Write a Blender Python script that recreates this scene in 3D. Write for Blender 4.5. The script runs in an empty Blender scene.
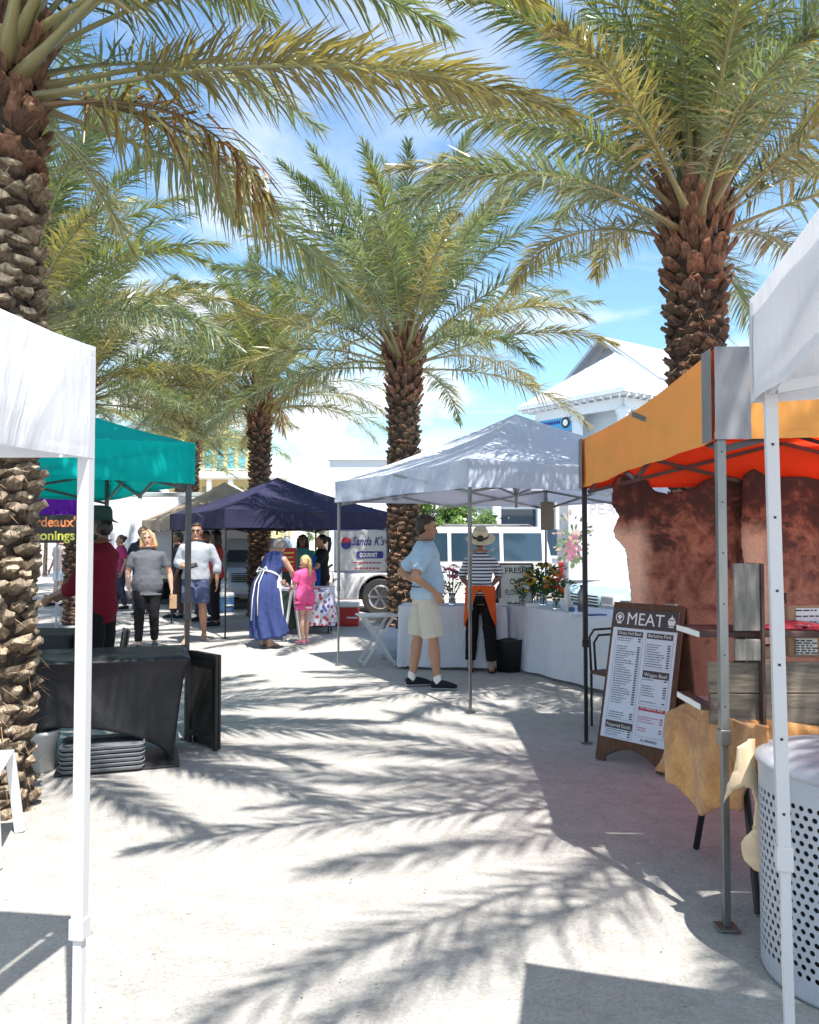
import bpy, bmesh, math, random
import numpy as np
from mathutils import Vector, Matrix, noise
R = math.radians
sc = bpy.context.scene
col = sc.collection

# ---------------------------------------------------------------- camera
CAMZ = 1.55
PITCH = R(2.03)
cam = bpy.data.cameras.new("camera")
cam.sensor_fit = 'HORIZONTAL'; cam.sensor_width = 36; cam.lens = 36
cam.clip_start = 0.05; cam.clip_end = 6000
camo = bpy.data.objects.new("camera", cam); col.objects.link(camo)
camo.location = (0, 0, CAMZ); camo.rotation_euler = (R(90) + PITCH, 0, 0)
sc.camera = camo
F = 819.0
def ray(px, py):
    u = (px - 409.5) / F; v = (512 - py) / F
    return Vector((u, math.cos(PITCH) - v * math.sin(PITCH), math.sin(PITCH) + v * math.cos(PITCH)))
def P(px, py, d):
    r = ray(px, py); k = d / r.y
    return Vector((r.x * k, d, CAMZ + r.z * k))
def PX(px, d, z):
    return Vector(((px - 409.5) / F * d, d, z))

# ---------------------------------------------------------------- sky and sun
SUN_EL = 63.0
SHX, SHY = -0.40, 0.92          # direction in which shadows fall
sund = Vector((-SHX, -SHY, 0)).normalized() * math.cos(R(SUN_EL)) + Vector((0, 0, math.sin(R(SUN_EL))))
sun = bpy.data.lights.new("sun", 'SUN'); sun.energy = 5.0; sun.angle = R(0.53); sun.color = (1.0, 0.96, 0.90)
suno = bpy.data.objects.new("sun", sun); col.objects.link(suno)
suno.rotation_euler = sund.to_track_quat('Z', 'Y').to_euler()
w = bpy.data.worlds.new("World"); sc.world = w; w.use_nodes = True
nt = w.node_tree; nt.nodes.clear()
def N(t, **k):
    n = nt.nodes.new(t)
    for a, b in k.items(): setattr(n, a, b)
    return n
def ML(op, a, b=None, c=None, clamp=False):
    n = N('ShaderNodeMath', operation=op); n.use_clamp = clamp
    for i, v in enumerate((a, b, c)):
        if v is None: continue
        if isinstance(v, (int, float)): n.inputs[i].default_value = v
        else: nt.links.new(v, n.inputs[i])
    return n.outputs[0]
out = N('ShaderNodeOutputWorld'); bg = N('ShaderNodeBackground'); bg.inputs[1].default_value = 0.088
sky = N('ShaderNodeTexSky', sky_type='NISHITA'); sky.sun_disc = False
sky.sun_elevation = R(SUN_EL); sky.sun_rotation = math.atan2(sund.x, sund.y)
sky.air_density = 1.2; sky.dust_density = 0.6; sky.ozone_density = 1.6
tc = N('ShaderNodeTexCoord'); sep = N('ShaderNodeSeparateXYZ'); nt.links.new(tc.outputs['Generated'], sep.inputs[0])
X_, Y_, Z_ = sep.outputs
zc = ML('MAXIMUM', Z_, 0.03)
cx = ML('DIVIDE', X_, ML('ADD', zc, 0.12)); cy = ML('DIVIDE', Y_, ML('ADD', zc, 0.12))
comb = N('ShaderNodeCombineXYZ'); nt.links.new(cx, comb.inputs[0]); nt.links.new(cy, comb.inputs[1])
n1 = N('ShaderNodeTexNoise'); n1.inputs['Scale'].default_value = 1.1; n1.inputs['Detail'].default_value = 9; n1.inputs['Roughness'].default_value = 0.58; n1.inputs['Distortion'].default_value = 0.5
nt.links.new(comb.outputs[0], n1.inputs['Vector'])
wis = ML('MULTIPLY', ML('SUBTRACT', n1.outputs['Fac'], 0.475), 4.2, clamp=True)
# cumulus near the horizon
mp = N('ShaderNodeMapping'); mp.inputs['Scale'].default_value = (1, 1, 1.5); mp.inputs['Location'].default_value = (3.3, 1.7, 0.4)
nt.links.new(tc.outputs['Generated'], mp.inputs[0])
n2 = N('ShaderNodeTexNoise'); n2.inputs['Scale'].default_value = 5.2; n2.inputs['Detail'].default_value = 10; n2.inputs['Roughness'].default_value = 0.5
nt.links.new(mp.outputs[0], n2.inputs['Vector'])
lowm = ML('SUBTRACT', 1.0, ML('MULTIPLY', ML('SUBTRACT', Z_, 0.08), 3.6), clamp=True)
cum = ML('MULTIPLY', ML('SUBTRACT', ML('ADD', n2.outputs['Fac'], ML('MULTIPLY', lowm, 0.08)), 0.575), 10.0, clamp=True)
cum = ML('MULTIPLY', cum, ML('MULTIPLY', lowm, 3.0, clamp=True))
hz = ML('POWER', ML('SUBTRACT', 1.0, Z_, clamp=True), 22.0)
fac = ML('MAXIMUM', ML('MAXIMUM', ML('MULTIPLY', wis, 0.85), cum), ML('MULTIPLY', hz, 0.10))
cool = N('ShaderNodeMixRGB', blend_type='MULTIPLY'); cool.inputs[0].default_value = 1
nt.links.new(sky.outputs[0], cool.inputs[1]); cool.inputs[2].default_value = (1.12, 1.42, 1.55, 1)
mix = N('ShaderNodeMixRGB'); nt.links.new(fac, mix.inputs[0]); nt.links.new(cool.outputs[0], mix.inputs[1]); mix.inputs[2].default_value = (8.4, 8.6, 9.0, 1)
nt.links.new(mix.outputs[0], bg.inputs[0]); nt.links.new(bg.outputs[0], out.inputs[0])
sc.view_settings.view_transform = 'Standard'; sc.view_settings.look = 'None'
sc.view_settings.exposure = 0.94; sc.view_settings.gamma = 1.0; sc.view_settings.use_curve_mapping = False
try:
    sc.cycles.max_bounces = 8; sc.cycles.diffuse_bounces = 4; sc.cycles.transparent_max_bounces = 8
except Exception: pass

# ---------------------------------------------------------------- helpers
class MB:
    def __init__(s): s.v = []; s.f = []; s.c = []
    def add(s, vs, fs, c=None):
        o = len(s.v); s.v.extend([tuple(p) for p in vs]); s.f.extend([tuple(i + o for i in f) for f in fs])
        if c is not None:
            if isinstance(c[0], (int, float)): c = [c] * len(vs)
            s.c.extend(c)
        return s
    def box(s, c, sz, rz=0, m=None, col=None):
        hx, hy, hz = sz[0] / 2, sz[1] / 2, sz[2] / 2
        vs = [Vector((x, y, z)) for x in (-hx, hx) for y in (-hy, hy) for z in (-hz, hz)]
        mm = m if m is not None else Matrix.Rotation(rz, 3, 'Z')
        vs = [mm @ v + Vector(c) for v in vs]
        return s.add(vs, [(0, 1, 3, 2), (4, 6, 7, 5), (0, 4, 5, 1), (2, 3, 7, 6), (0, 2, 6, 4), (1, 5, 7, 3)], col)
    def bar(s, a, b, wd, th=None, up=(0, 0, 1)):
        a = Vector(a); b = Vector(b); th = th or wd
        d = (b - a).normalized(); u = Vector(up)
        if abs(d.dot(u)) > 0.98: u = Vector((0, 1, 0))
        x = d.cross(u).normalized(); y = x.cross(d).normalized()
        m = Matrix((x, d, y)).transposed()
        return s.box((a + b) / 2, (wd, (b - a).length, th), m=m)
    def tube(s, pts, rs, seg=10, cap=True, col=None):
        pts = [Vector(p) for p in pts]
        if isinstance(rs, (int, float, tuple)): rs = [rs] * len(pts)
        rings = []; x = None
        for i, p in enumerate(pts):
            d = (pts[min(i + 1, len(pts) - 1)] - pts[max(i - 1, 0)])
            if d.length < 1e-9: d = Vector((0, 0, 1))
            d.normalize()
            if x is None:
                u = Vector((0, 0, 1)) if abs(d.z) < 0.9 else Vector((1, 0, 0))
                x = d.cross(u).normalized()
            else:
                x = (x - d * x.dot(d)).normalized()
            y = d.cross(x)
            r = rs[i]
            ra, rb = (r if isinstance(r, tuple) else (r, r))
            rings.append([p + x * (math.cos(t) * ra) + y * (math.sin(t) * rb) for t in [2 * math.pi * k / seg for k in range(seg)]])
        return s.rings(rings, cap, col)
    def rings(s, rings, cap=True, col=None, closed=True):
        n = len(rings[0]); vs = [p for r in rings for p in r]; fs = []
        for i in range(len(rings) - 1):
            for k in range(n if closed else n - 1):
                a = i * n + k; b = i * n + (k + 1) % n
                fs.append((a, b, b + n, a + n))
        if cap:
            fs.append(tuple(range(n - 1, -1, -1))); fs.append(tuple((len(rings) - 1) * n + k for k in range(n)))
        return s.add(vs, fs, col)
    def ell(s, c, r, m=None, seg=14, rg=8):
        c = Vector(c); rings = []
        for i in range(rg + 1):
            t = math.pi * i / rg; st = max(math.sin(t), 0.02)
            ring = []
            for k in range(seg):
                a = 2 * math.pi * k / seg
                p = Vector((math.cos(a) * st * r[0], math.sin(a) * st * r[1], -math.cos(t) * r[2]))
                if m is not None: p = m @ p
                ring.append(c + p)
            rings.append(ring)
        return s.rings(rings)
    def lathe(s, c, prof, seg=24, cap=True):
        return s.rings([[Vector((c[0] + r * math.cos(2 * math.pi * k / seg), c[1] + r * math.sin(2 * math.pi * k / seg), c[2] + z)) for k in range(seg)] for r, z in prof], cap)
    def prism(s, poly, a, thick):   # poly of Vectors, extruded along vector a*thick
        n = len(poly); e = Vector(a) * thick
        vs = [Vector(p) for p in poly] + [Vector(p) + e for p in poly]
        fs = [tuple(range(n - 1, -1, -1)), tuple(range(n, 2 * n))] + [(i, (i + 1) % n, (i + 1) % n + n, i + n) for i in range(n)]
        return s.add(vs, fs)
    def grid(s, fn, nu, nv):
        vs = [fn(i / nu, j / nv) for j in range(nv + 1) for i in range(nu + 1)]
        fs = [(j * (nu + 1) + i, j * (nu + 1) + i + 1, (j + 1) * (nu + 1) + i + 1, (j + 1) * (nu + 1) + i) for j in range(nv) for i in range(nu)]
        return s.add(vs, fs)
    def build(s, name, mat, parent=None, smooth=False, local=False, bevel=0, fixn=True, solid=0):
        me = bpy.data.meshes.new(name)
        vs = s.v
        if parent is not None and not local:
            wi = wmat(parent).inverted(); vs = [wi @ Vector(p) for p in vs]
        me.from_pydata(vs, [], s.f)
        if s.c and len(s.c) == len(s.v):
            at = me.color_attributes.new('tint', 'FLOAT_COLOR', 'POINT')
            at.data.foreach_set('color', np.array([tuple(c[:3]) + (1,) for c in s.c], dtype=np.float32).ravel())
        if fixn:
            bm = bmesh.new(); bm.from_mesh(me); bmesh.ops.recalc_face_normals(bm, faces=bm.faces); bm.to_mesh(me); bm.free()
        if smooth: me.polygons.foreach_set('use_smooth', [True] * len(me.polygons))
        me.materials.append(mat)
        o = bpy.data.objects.new(name, me); col.objects.link(o)
        if parent is not None: o.parent = parent
        if bevel:
            b = o.modifiers.new('b', 'BEVEL'); b.width = bevel; b.segments = 2; b.limit_method = 'ANGLE'; b.angle_limit = R(40)
        if solid:
            b = o.modifiers.new('s', 'SOLIDIFY'); b.thickness = solid; b.offset = 0
        return o
def wmat(o):
    m = o.matrix_basis.copy(); p = o.parent
    while p is not None: m = p.matrix_basis @ m; p = p.parent
    return m
def tag(o, label=None, cat=None, group=None, kind=None):
    if label: o['label'] = label
    if cat: o['category'] = cat
    if group: o['group'] = group
    if kind: o['kind'] = kind
    return o
def thing(name, loc, label, cat, group=None, rz=0):
    o = bpy.data.objects.new(name, None); o.empty_display_size = 0.1; col.objects.link(o)
    o.location = loc; o.rotation_euler = (0, 0, rz)
    return tag(o, label, cat, group)
def copy_tree(o, parent=None):
    c = o.copy(); col.objects.link(c)
    if parent is not None: c.parent = parent
    for ch in [x for x in bpy.data.objects if x.parent == o]:
        copy_tree(ch, c)
    return c
def sm(a, b, t):
    t = max(0, min(1, (t - a) / (b - a))); return t * t * (3 - 2 * t)

# ---------------------------------------------------------------- materials
class MT:
    def __init__(s, name):
        s.m = bpy.data.materials.new(name); s.m.use_nodes = True
        s.nt = s.m.node_tree; s.b = s.nt.nodes['Principled BSDF']; s.out = s.nt.nodes['Material Output']
    def n(s, t, **k):
        n = s.nt.nodes.new(t)
        for a, b in k.items(): setattr(n, a, b)
        return n
    def l(s, a, b): s.nt.links.new(a, b)
    def coord(s, scale=(1, 1, 1), src='Object'):
        t = s.n('ShaderNodeTexCoord'); m = s.n('ShaderNodeMapping'); m.inputs['Scale'].default_value = scale
        s.l(t.outputs[src], m.inputs[0]); return m.outputs[0]
    def noise(s, vec, scale, detail=4, rough=0.55, dist=0):
        n = s.n('ShaderNodeTexNoise'); n.inputs['Scale'].default_value = scale; n.inputs['Detail'].default_value = detail
        n.inputs['Roughness'].default_value = rough; n.inputs['Distortion'].default_value = dist
        if vec is not None: s.l(vec, n.inputs['Vector'])
        return n.outputs['Fac']
    def ramp(s, fac, stops):
        r = s.n('ShaderNodeValToRGB'); e = r.color_ramp.elements
        while len(e) < len(stops): e.new(0.5)
        for i, (p, c) in enumerate(stops): e[i].position = p; e[i].color = tuple(c[:3]) + (1,)
        s.l(fac, r.inputs[0]); return r.outputs[0]
    def math(s, op, a, b=None, clamp=False):
        n = s.n('ShaderNodeMath', operation=op); n.use_clamp = clamp
        for i, v in enumerate((a, b)):
            if v is None: continue
            if isinstance(v, (int, float)): n.inputs[i].default_value = v
            else: s.l(v, n.inputs[i])
        return n.outputs[0]
    def mix(s, fac, a, b, bt='MIX'):
        n = s.n('ShaderNodeMixRGB', blend_type=bt)
        for i, v in enumerate((fac, a, b)):
            if isinstance(v, (int, float)): n.inputs[i].default_value = v
            elif isinstance(v, tuple): n.inputs[i].default_value = v[:3] + (1,)
            else: s.l(v, n.inputs[i])
        return n.outputs[0]
    def bump(s, h, st=0.3, dist=0.01):
        b = s.n('ShaderNodeBump'); b.inputs['Strength'].default_value = st; b.inputs['Distance'].default_value = dist
        s.l(h, b.inputs['Height']); return b.outputs[0]
def simple(name, c, rough=0.6, var=0.12, scale=6, bump=0.0, metal=0.0, bscale=None, spec=0.5, stretch=(1, 1, 1), bdist=0.004):
    t = MT(name); v = t.coord(stretch)
    f = t.noise(v, scale, 5)
    lo = tuple(x * (1 - var * 1.4) for x in c); hi = tuple(min(1, x * (1 + var)) for x in c)
    t.l(t.ramp(f, [(0.3, lo), (0.7, hi)]), t.b.inputs['Base Color'])
    t.b.inputs['Roughness'].default_value = rough; t.b.inputs['Metallic'].default_value = metal
    t.b.inputs['Specular IOR Level'].default_value = spec
    if bump: t.l(t.bump(t.noise(v, bscale or scale * 8, 4), bump, bdist), t.b.inputs['Normal'])
    return t.m
def fabric(name, c, trans=0.3, var=0.06, tcol=None, wr=0.35, rough=0.85, wscale=3.0):
    t = MT(name); v = t.coord()
    f = t.noise(v, 2.5, 5, 0.6)
    base = t.ramp(f, [(0.3, tuple(x * (1 - var * 1.5) for x in c)), (0.7, tuple(min(1, x * (1 + var)) for x in c))])
    wv = t.coord((1, 1, 0.45))
    h = t.math('ADD', t.noise(wv, wscale, 4, 0.5, 1.2), t.math('MULTIPLY', t.noise(wv, 14, 3, 0.5, 0.6), 0.2))
    h2 = t.math('ADD', h, t.math('MULTIPLY', t.noise(v, 500, 1), 0.02))
    nb = t.bump(h2, wr, 0.05)
    t.l(base, t.b.inputs['Base Color']); t.b.inputs['Roughness'].default_value = rough; t.b.inputs['Specular IOR Level'].default_value = 0.25
    t.l(nb, t.b.inputs['Normal'])
    if trans:
        tr = t.n('ShaderNodeBsdfTranslucent'); t.l(nb, tr.inputs['Normal'])
        if tcol: tr.inputs[0].default_value = tuple(tcol) + (1,)
        else: t.l(base, tr.inputs[0])
        ms = t.n('ShaderNodeMixShader'); ms.inputs[0].default_value = trans
        t.l(t.b.outputs[0], ms.inputs[1]); t.l(tr.outputs[0], ms.inputs[2]); t.l(ms.outputs[0], t.out.inputs['Surface'])
    return t.m
def woodm(name, c1, c2, scale=5, stretch=(1, 8, 1), rough=0.75):
    t = MT(name); v = t.coord(stretch)
    f = t.noise(v, scale, 6, 0.6, 0.8); g = t.noise(v, scale * 6, 3, 0.6)
    m = t.math('ADD', t.math('MULTIPLY', f, 0.75), t.math('MULTIPLY', g, 0.25))
    t.l(t.ramp(m, [(0.3, c1), (0.68, c2)]), t.b.inputs['Base Color']); t.b.inputs['Roughness'].default_value = rough
    t.l(t.bump(m, 0.5, 0.01), t.b.inputs['Normal']); return t.m

M = {}
M['white_metal'] = simple('white_metal', (0.58, 0.58, 0.59), 0.35, 0.05, 3)
M['steel'] = simple('steel', (0.26, 0.27, 0.27), 0.32, 0.2, 5, metal=0.85, stretch=(1, 1, 0.3))
M['dark_metal'] = simple('dark_metal', (0.10, 0.10, 0.105), 0.4, 0.2, 5, metal=0.6)
M['black_metal'] = simple('black_metal', (0.02, 0.02, 0.022), 0.4, 0.2, 5, metal=0.3)
M['black'] = simple('black', (0.015, 0.015, 0.016), 0.5, 0.2)
M['rubber'] = simple('rubber', (0.02, 0.02, 0.02), 0.75, 0.2)
M['white_plastic'] = simple('white_plastic', (0.78, 0.78, 0.76), 0.4, 0.04)
M['grey_plastic'] = simple('grey_plastic', (0.38, 0.38, 0.40), 0.45, 0.1)
M['red_plastic'] = simple('red_plastic', (0.5, 0.02, 0.02), 0.4, 0.1)
M['blue_plastic'] = simple('blue_plastic', (0.05, 0.12, 0.25), 0.4, 0.1)
M['fab_white'] = fabric('fab_white', (0.80, 0.80, 0.82), 0.38, 0.03, wr=0.6)
M['fab_pale'] = fabric('fab_pale', (0.62, 0.66, 0.77), 0.25, 0.04)
M['fab_teal'] = fabric('fab_teal', (0.0, 0.56, 0.52), 0.4, 0.08, (0.0, 0.55, 0.47))
M['fab_orange'] = fabric('fab_orange', (0.80, 0.31, 0.055), 0.12, 0.05, (1.0, 0.22, 0.02), wr=0.2)
M['fab_redorange'] = fabric('fab_redorange', (0.80, 0.05, 0.01), 0.5, 0.05, (0.95, 0.045, 0.006))
def two_sided(name, outm, inn):
    t = MT(name); g = t.n('ShaderNodeNewGeometry'); a = (1 - 0) 
    v = t.coord(); f = t.noise(v, 2.5, 5, 0.6)
    o_ = t.ramp(f, [(0.3, tuple(x * .92 for x in outm)), (0.7, outm)]); c = t.mix(g.outputs['Backfacing'], tuple(inn), o_)
    t.l(c, t.b.inputs['Base Color']); t.b.inputs['Roughness'].default_value = .85
    t.l(t.bump(t.noise(t.coord((1, 1, .45)), 3, 4, .5, 1.2), .2, .05), t.b.inputs['Normal'])
    tr = t.n('ShaderNodeBsdfTranslucent'); tr.inputs[0].default_value = (.95, .10, .01, 1)
    ms = t.n('ShaderNodeMixShader'); ms.inputs[0].default_value = .15
    t.l(t.b.outputs[0], ms.inputs[1]); t.l(tr.outputs[0], ms.inputs[2]); t.l(ms.outputs[0], t.out.inputs['Surface']); return t.m
M['fab_orange_val'] = two_sided('fab_orange_val', (0.92, 0.40, 0.09), (0.80, 0.06, 0.012))
M['fab_greypanel'] = fabric('fab_greypanel', (0.24, 0.24, 0.25), 0.1, 0.08)
M['fab_navy'] = fabric('fab_navy', (0.032, 0.032, 0.075), 0.08, 0.15, wr=0.5)
M['fab_tan'] = fabric('fab_tan', (0.32, 0.26, 0.20), 0.1, 0.1)
M['fab_purple'] = fabric('fab_purple', (0.16, 0.02, 0.42), 0.3, 0.1)
M['cloth_white'] = fabric('cloth_white', (0.78, 0.78, 0.83), 0.1, 0.04, wr=0.6, wscale=5)
M['cloth_black'] = fabric('cloth_black', (0.03, 0.03, 0.033), 0.0, 0.25, wr=0.5, rough=0.5)
# ---------------------------------------------------------------- ground, street
def ground():
    t = MT('shell_sand'); v = t.coord()
    a = t.noise(v, 0.35, 5, 0.6); b = t.noise(v, 60, 6, 0.75); c = t.noise(v, 7, 5, 0.6)
    m = t.math('ADD', t.math('MULTIPLY', a, 0.25), t.math('ADD', t.math('MULTIPLY', b, 0.5), t.math('MULTIPLY', c, 0.25)))
    colr = t.ramp(m, [(0.28, (0.20, 0.185, 0.17)), (0.45, (0.39, 0.37, 0.345)), (0.62, (0.55, 0.53, 0.495))])
    vo = t.n('ShaderNodeTexVoronoi'); vo.inputs['Scale'].default_value = 55; t.l(v, vo.inputs['Vector'])
    peb = t.math('LESS_THAN', vo.outputs['Distance'], 0.16)
    pn = t.math('MULTIPLY', peb, t.math('GREATER_THAN', t.noise(v, 9, 3), 0.5))
    colr = t.mix(t.math('MULTIPLY', pn, 0.8), colr, (0.22, 0.2, 0.19))
    t.l(colr, t.b.inputs['Base Color']); t.b.inputs['Roughness'].default_value = 0.95; t.b.inputs['Specular IOR Level'].default_value = 0.15
    h = t.math('ADD', t.math('MULTIPLY', b, 0.5), t.math('ADD', c, t.math('MULTIPLY', t.noise(v, 180, 3, 0.7), 0.3)))
    t.l(t.bump(h, 0.9, 0.018), t.b.inputs['Normal'])
    m = MB(); n = 60
    # finer and gently uneven near the camera, stretched to the horizon
    def fn(u, v_):
        x = (u - 0.5) * 2; y = v_
        X = math.copysign(abs(x) ** 3.2, x) * 2500 + x * 14; Y = -40 + y * 60 + (max(0, y - 0.15) ** 4) * 5000
        z = 0.012 * noise.noise(Vector((X * 0.9, Y * 0.9, 0))) if abs(X) < 30 and Y < 40 else 0
        return (X, Y, z - 0.006)
    m.grid(fn, 240, 240)
    tag(m.build('ground', t.m, smooth=True, fixn=False), kind='structure')
    # brick street right of the palm row
    t = MT('brick_paving'); v = t.coord((1, 1, 1))
    br = t.n('ShaderNodeTexBrick'); t.l(v, br.inputs['Vector']); br.inputs['Scale'].default_value = 1.0
    br.inputs['Color1'].default_value = (0.50, 0.30, 0.24, 1); br.inputs['Color2'].default_value = (0.58, 0.40, 0.32, 1); br.inputs['Mortar'].default_value = (0.42, 0.36, 0.32, 1)
    br.inputs['Brick Width'].default_value = 0.2; br.inputs['Row Height'].default_value = 0.1; br.inputs['Mortar Size'].default_value = 0.008
    t.l(t.mix(t.noise(v, 1.2, 4), br.outputs[0], (0.62, 0.52, 0.46)), t.b.inputs['Base Color']); t.b.inputs['Roughness'].default_value = 0.9
    d = Vector((-0.49, 0.87, 0)).normalized(); nrm = Vector((0.87, 0.49, 0)).normalized()
    p0 = Vector((-0.1, 12, 0)) + nrm * 1.6
    a = p0 - d * 14; b = p0 + d * 95
    tag(MB().add([a + Vector((0, 0, .014)), a + nrm * 9 + Vector((0, 0, .014)), b + nrm * 9 + Vector((0, 0, .014)), b + Vector((0, 0, .014))], [(0, 1, 2, 3)]).build('street', t.m), kind='structure')
    k = MB()
    for o_ in (-0.16, 9.0):
        k.add([q + Vector((0, 0, z)) for q in (a + nrm * o_, b + nrm * o_) for z in (-0.05, 0.1)] + [q + Vector((0, 0, z)) for q in (a + nrm * (o_ + .16), b + nrm * (o_ + .16)) for z in (-0.05, 0.1)],
              [(0, 1, 3, 2), (4, 6, 7, 5), (1, 5, 7, 3), (0, 4, 5, 1), (2, 3, 7, 6)])
    tag(k.build('kerb', simple('concrete', (0.5, 0.48, 0.46), 0.9, 0.1, 3, 0.3), bevel=0.015), kind='structure')
ground()

# ---------------------------------------------------------------- palms
tl = MT('palm_leaf'); at = tl.n('ShaderNodeAttribute', attribute_name='tint')
tl.l(at.outputs['Color'], tl.b.inputs['Base Color']); tl.b.inputs['Roughness'].default_value = 0.3; tl.b.inputs['Specular IOR Level'].default_value = 0.75
tr = tl.n('ShaderNodeBsdfTranslucent'); tl.l(tl.mix(1.0, at.outputs['Color'], (1.6, 1.7, 0.8), 'MULTIPLY'), tr.inputs[0])
ms = tl.n('ShaderNodeMixShader'); ms.inputs[0].default_value = 0.24
tl.l(tl.b.outputs[0], ms.inputs[1]); tl.l(tr.outputs[0], ms.inputs[2]); tl.l(ms.outputs[0], tl.out.inputs['Surface'])
LEAF = tl.m
tb = MT('palm_bark'); at = tb.n('ShaderNodeAttribute', attribute_name='tint'); v = tb.coord((1, 1, 0.28))
nf = tb.noise(v, 38, 6, 0.7)
tb.l(tb.mix(0.8, at.outputs['Color'], tb.ramp(nf, [(0.34, (0.22, 0.20, 0.18)), (0.62, (1.45, 1.4, 1.35))]), 'MULTIPLY'), tb.b.inputs['Base Color'])
tb.b.inputs['Roughness'].default_value = 0.85; tb.l(tb.bump(nf, 0.9, 0.02), tb.b.inputs['Normal'])
BARK = tb.m

def frond(rng, base, az, e0, L, droop, tint, V, FQ, FT, C, nl=84, brown=0.0, wid=1.0, bare=0.2, llen=0.44):
    ns = 26
    s = np.linspace(0, 1, ns)
    el = e0 - droop * s ** 1.35
    azs = az + rng.normal(0, 0.10) * s * 2 + np.sin(s * 2.5 + rng.uniform(0, 6)) * 0.05
    T = np.stack([np.cos(el) * np.cos(azs), np.cos(el) * np.sin(azs), np.sin(el)], 1)
    pts = np.zeros((ns, 3)); pts[1:] = np.cumsum((T[1:] + T[:-1]) / 2, 0) * L / (ns - 1); pts += np.array(base)
    S = np.stack([-np.sin(azs), np.cos(azs), 0 * azs], 1)
    tw = rng.normal(0, 0.35) * s + rng.normal(0, 0.1)
    Nn = np.cross(T, S)
    Nn *= np.sign(Nn[:, 2:3] + 1e-6) if abs(e0) < 1.2 else 1
    S2 = S * np.cos(tw)[:, None] + Nn * np.sin(tw)[:, None]; N2 = Nn * np.cos(tw)[:, None] - S * np.sin(tw)[:, None]
    # rachis: 4-sided tapered
    wr = (0.026 * (1 - s) ** 1.3 + 0.006 + 0.035 * np.maximum(0, 0.1 - s) / 0.1) * wid; hr = wr * 0.55
    o = len(V) // 1
    base_i = sum(len(a) for a in V)
    ring = np.stack([pts + S2 * wr[:, None], pts + N2 * hr[:, None], pts - S2 * wr[:, None], pts - N2 * hr[:, None] * 1.1], 1).reshape(-1, 3)
    V.append(ring)
    pc = np.array([0.40, 0.41, 0.19]) if brown < 0.5 else np.array([0.22, 0.13, 0.06])
    rc = np.repeat(np.clip(1.0 - 1.4 * s, 0, 1) ** 4, 4)[:, None]
    C.append(pc * (0.8 + 0.25 * rng.random()) * (1 - rc * 0.6) + np.array([0.20, 0.10, 0.05]) * rc * 0.6)
    i = np.arange(ns - 1)[:, None] * 4; k = np.arange(4)[None]
    FQ.append((np.stack([i + k, i + (k + 1) % 4, i + 4 + (k + 1) % 4, i + 4 + k], 2).reshape(-1, 4)) + base_i)
    # leaflets
    u = np.sort(np.concatenate([np.linspace(bare, 0.995, nl)] * 2)); side = np.tile([1, -1], nl).astype(float)
    u = u + rng.normal(0, 0.004, u.shape); u = np.clip(u, bare, 0.999)
    fi = u * (ns - 1); i0 = np.clip(fi.astype(int), 0, ns - 2); fr = (fi - i0)[:, None]
    lp = lambda A: A[i0] * (1 - fr) + A[i0 + 1] * fr
    p = lp(pts); t = lp(T); sd = lp(S2); nn = lp(N2)
    q = (u - bare) / (1 - bare)
    a = np.radians(62 - 38 * q + rng.normal(0, 5, u.shape))
    b = np.radians(rng.choice([-28, 8, 40, 66], u.shape, p=[.25, .3, .3, .15]) + rng.normal(0, 9, u.shape))
    l = llen * (0.25 + 0.75 * np.sin(np.pi * np.clip(q * 0.86 + 0.13, 0, 1)) ** 0.7) * (0.9 + 0.2 * rng.random(u.shape))
    d = t * np.cos(a)[:, None] + (sd * (side * np.cos(b))[:, None] + nn * np.sin(b)[:, None]) * np.sin(a)[:, None]
    d[:, 2] -= 0.10 + 0.15 * brown; d /= np.linalg.norm(d, axis=1)[:, None]
    wv = np.cross(d, nn + rng.normal(0, 0.35, d.shape)); wv /= np.linalg.norm(wv, axis=1)[:, None]
    w_ = (0.0100 * wid * (0.75 + 0.5 * rng.random(u.shape)))[:, None]
    l = l[:, None]
    mid = p + d * l * 0.4; tip = p + d * l; tip[:, 2] -= (l[:, 0] * (0.10 + 0.16 * rng.random(u.shape) + 0.3 * brown))
    vs = np.stack([p - wv * w_ * .5, p + wv * w_ * .5, mid - wv * w_, mid + wv * w_, tip], 1).reshape(-1, 3)
    bi = base_i + len(ring)
    V.append(vs)
    j = np.arange(len(u)) * 5 + bi
    FQ.append(np.stack([j, j + 1, j + 3, j + 2], 1)); FT.append(np.stack([j + 2, j + 3, j + 4], 1))
    cc = np.array(tint)[None] * (0.75 + 0.5 * rng.random((len(u), 1)))
    yel = (rng.random(len(u)) < (0.10 + 0.25 * tint[0] / max(tint[1], 0.01) - 0.21))[:, None]
    cc = np.where(yel, np.array([0.36, 0.29, 0.10]) * (0.8 + 0.4 * rng.random((len(u), 1))), cc)
    tipc = cc * 0.6 + np.array([0.22, 0.17, 0.07]) * 0.4
    ca = np.stack([cc * 0.9, cc * 0.9, cc, cc, tipc], 1).reshape(-1, 3)
    C.append(ca)

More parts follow.
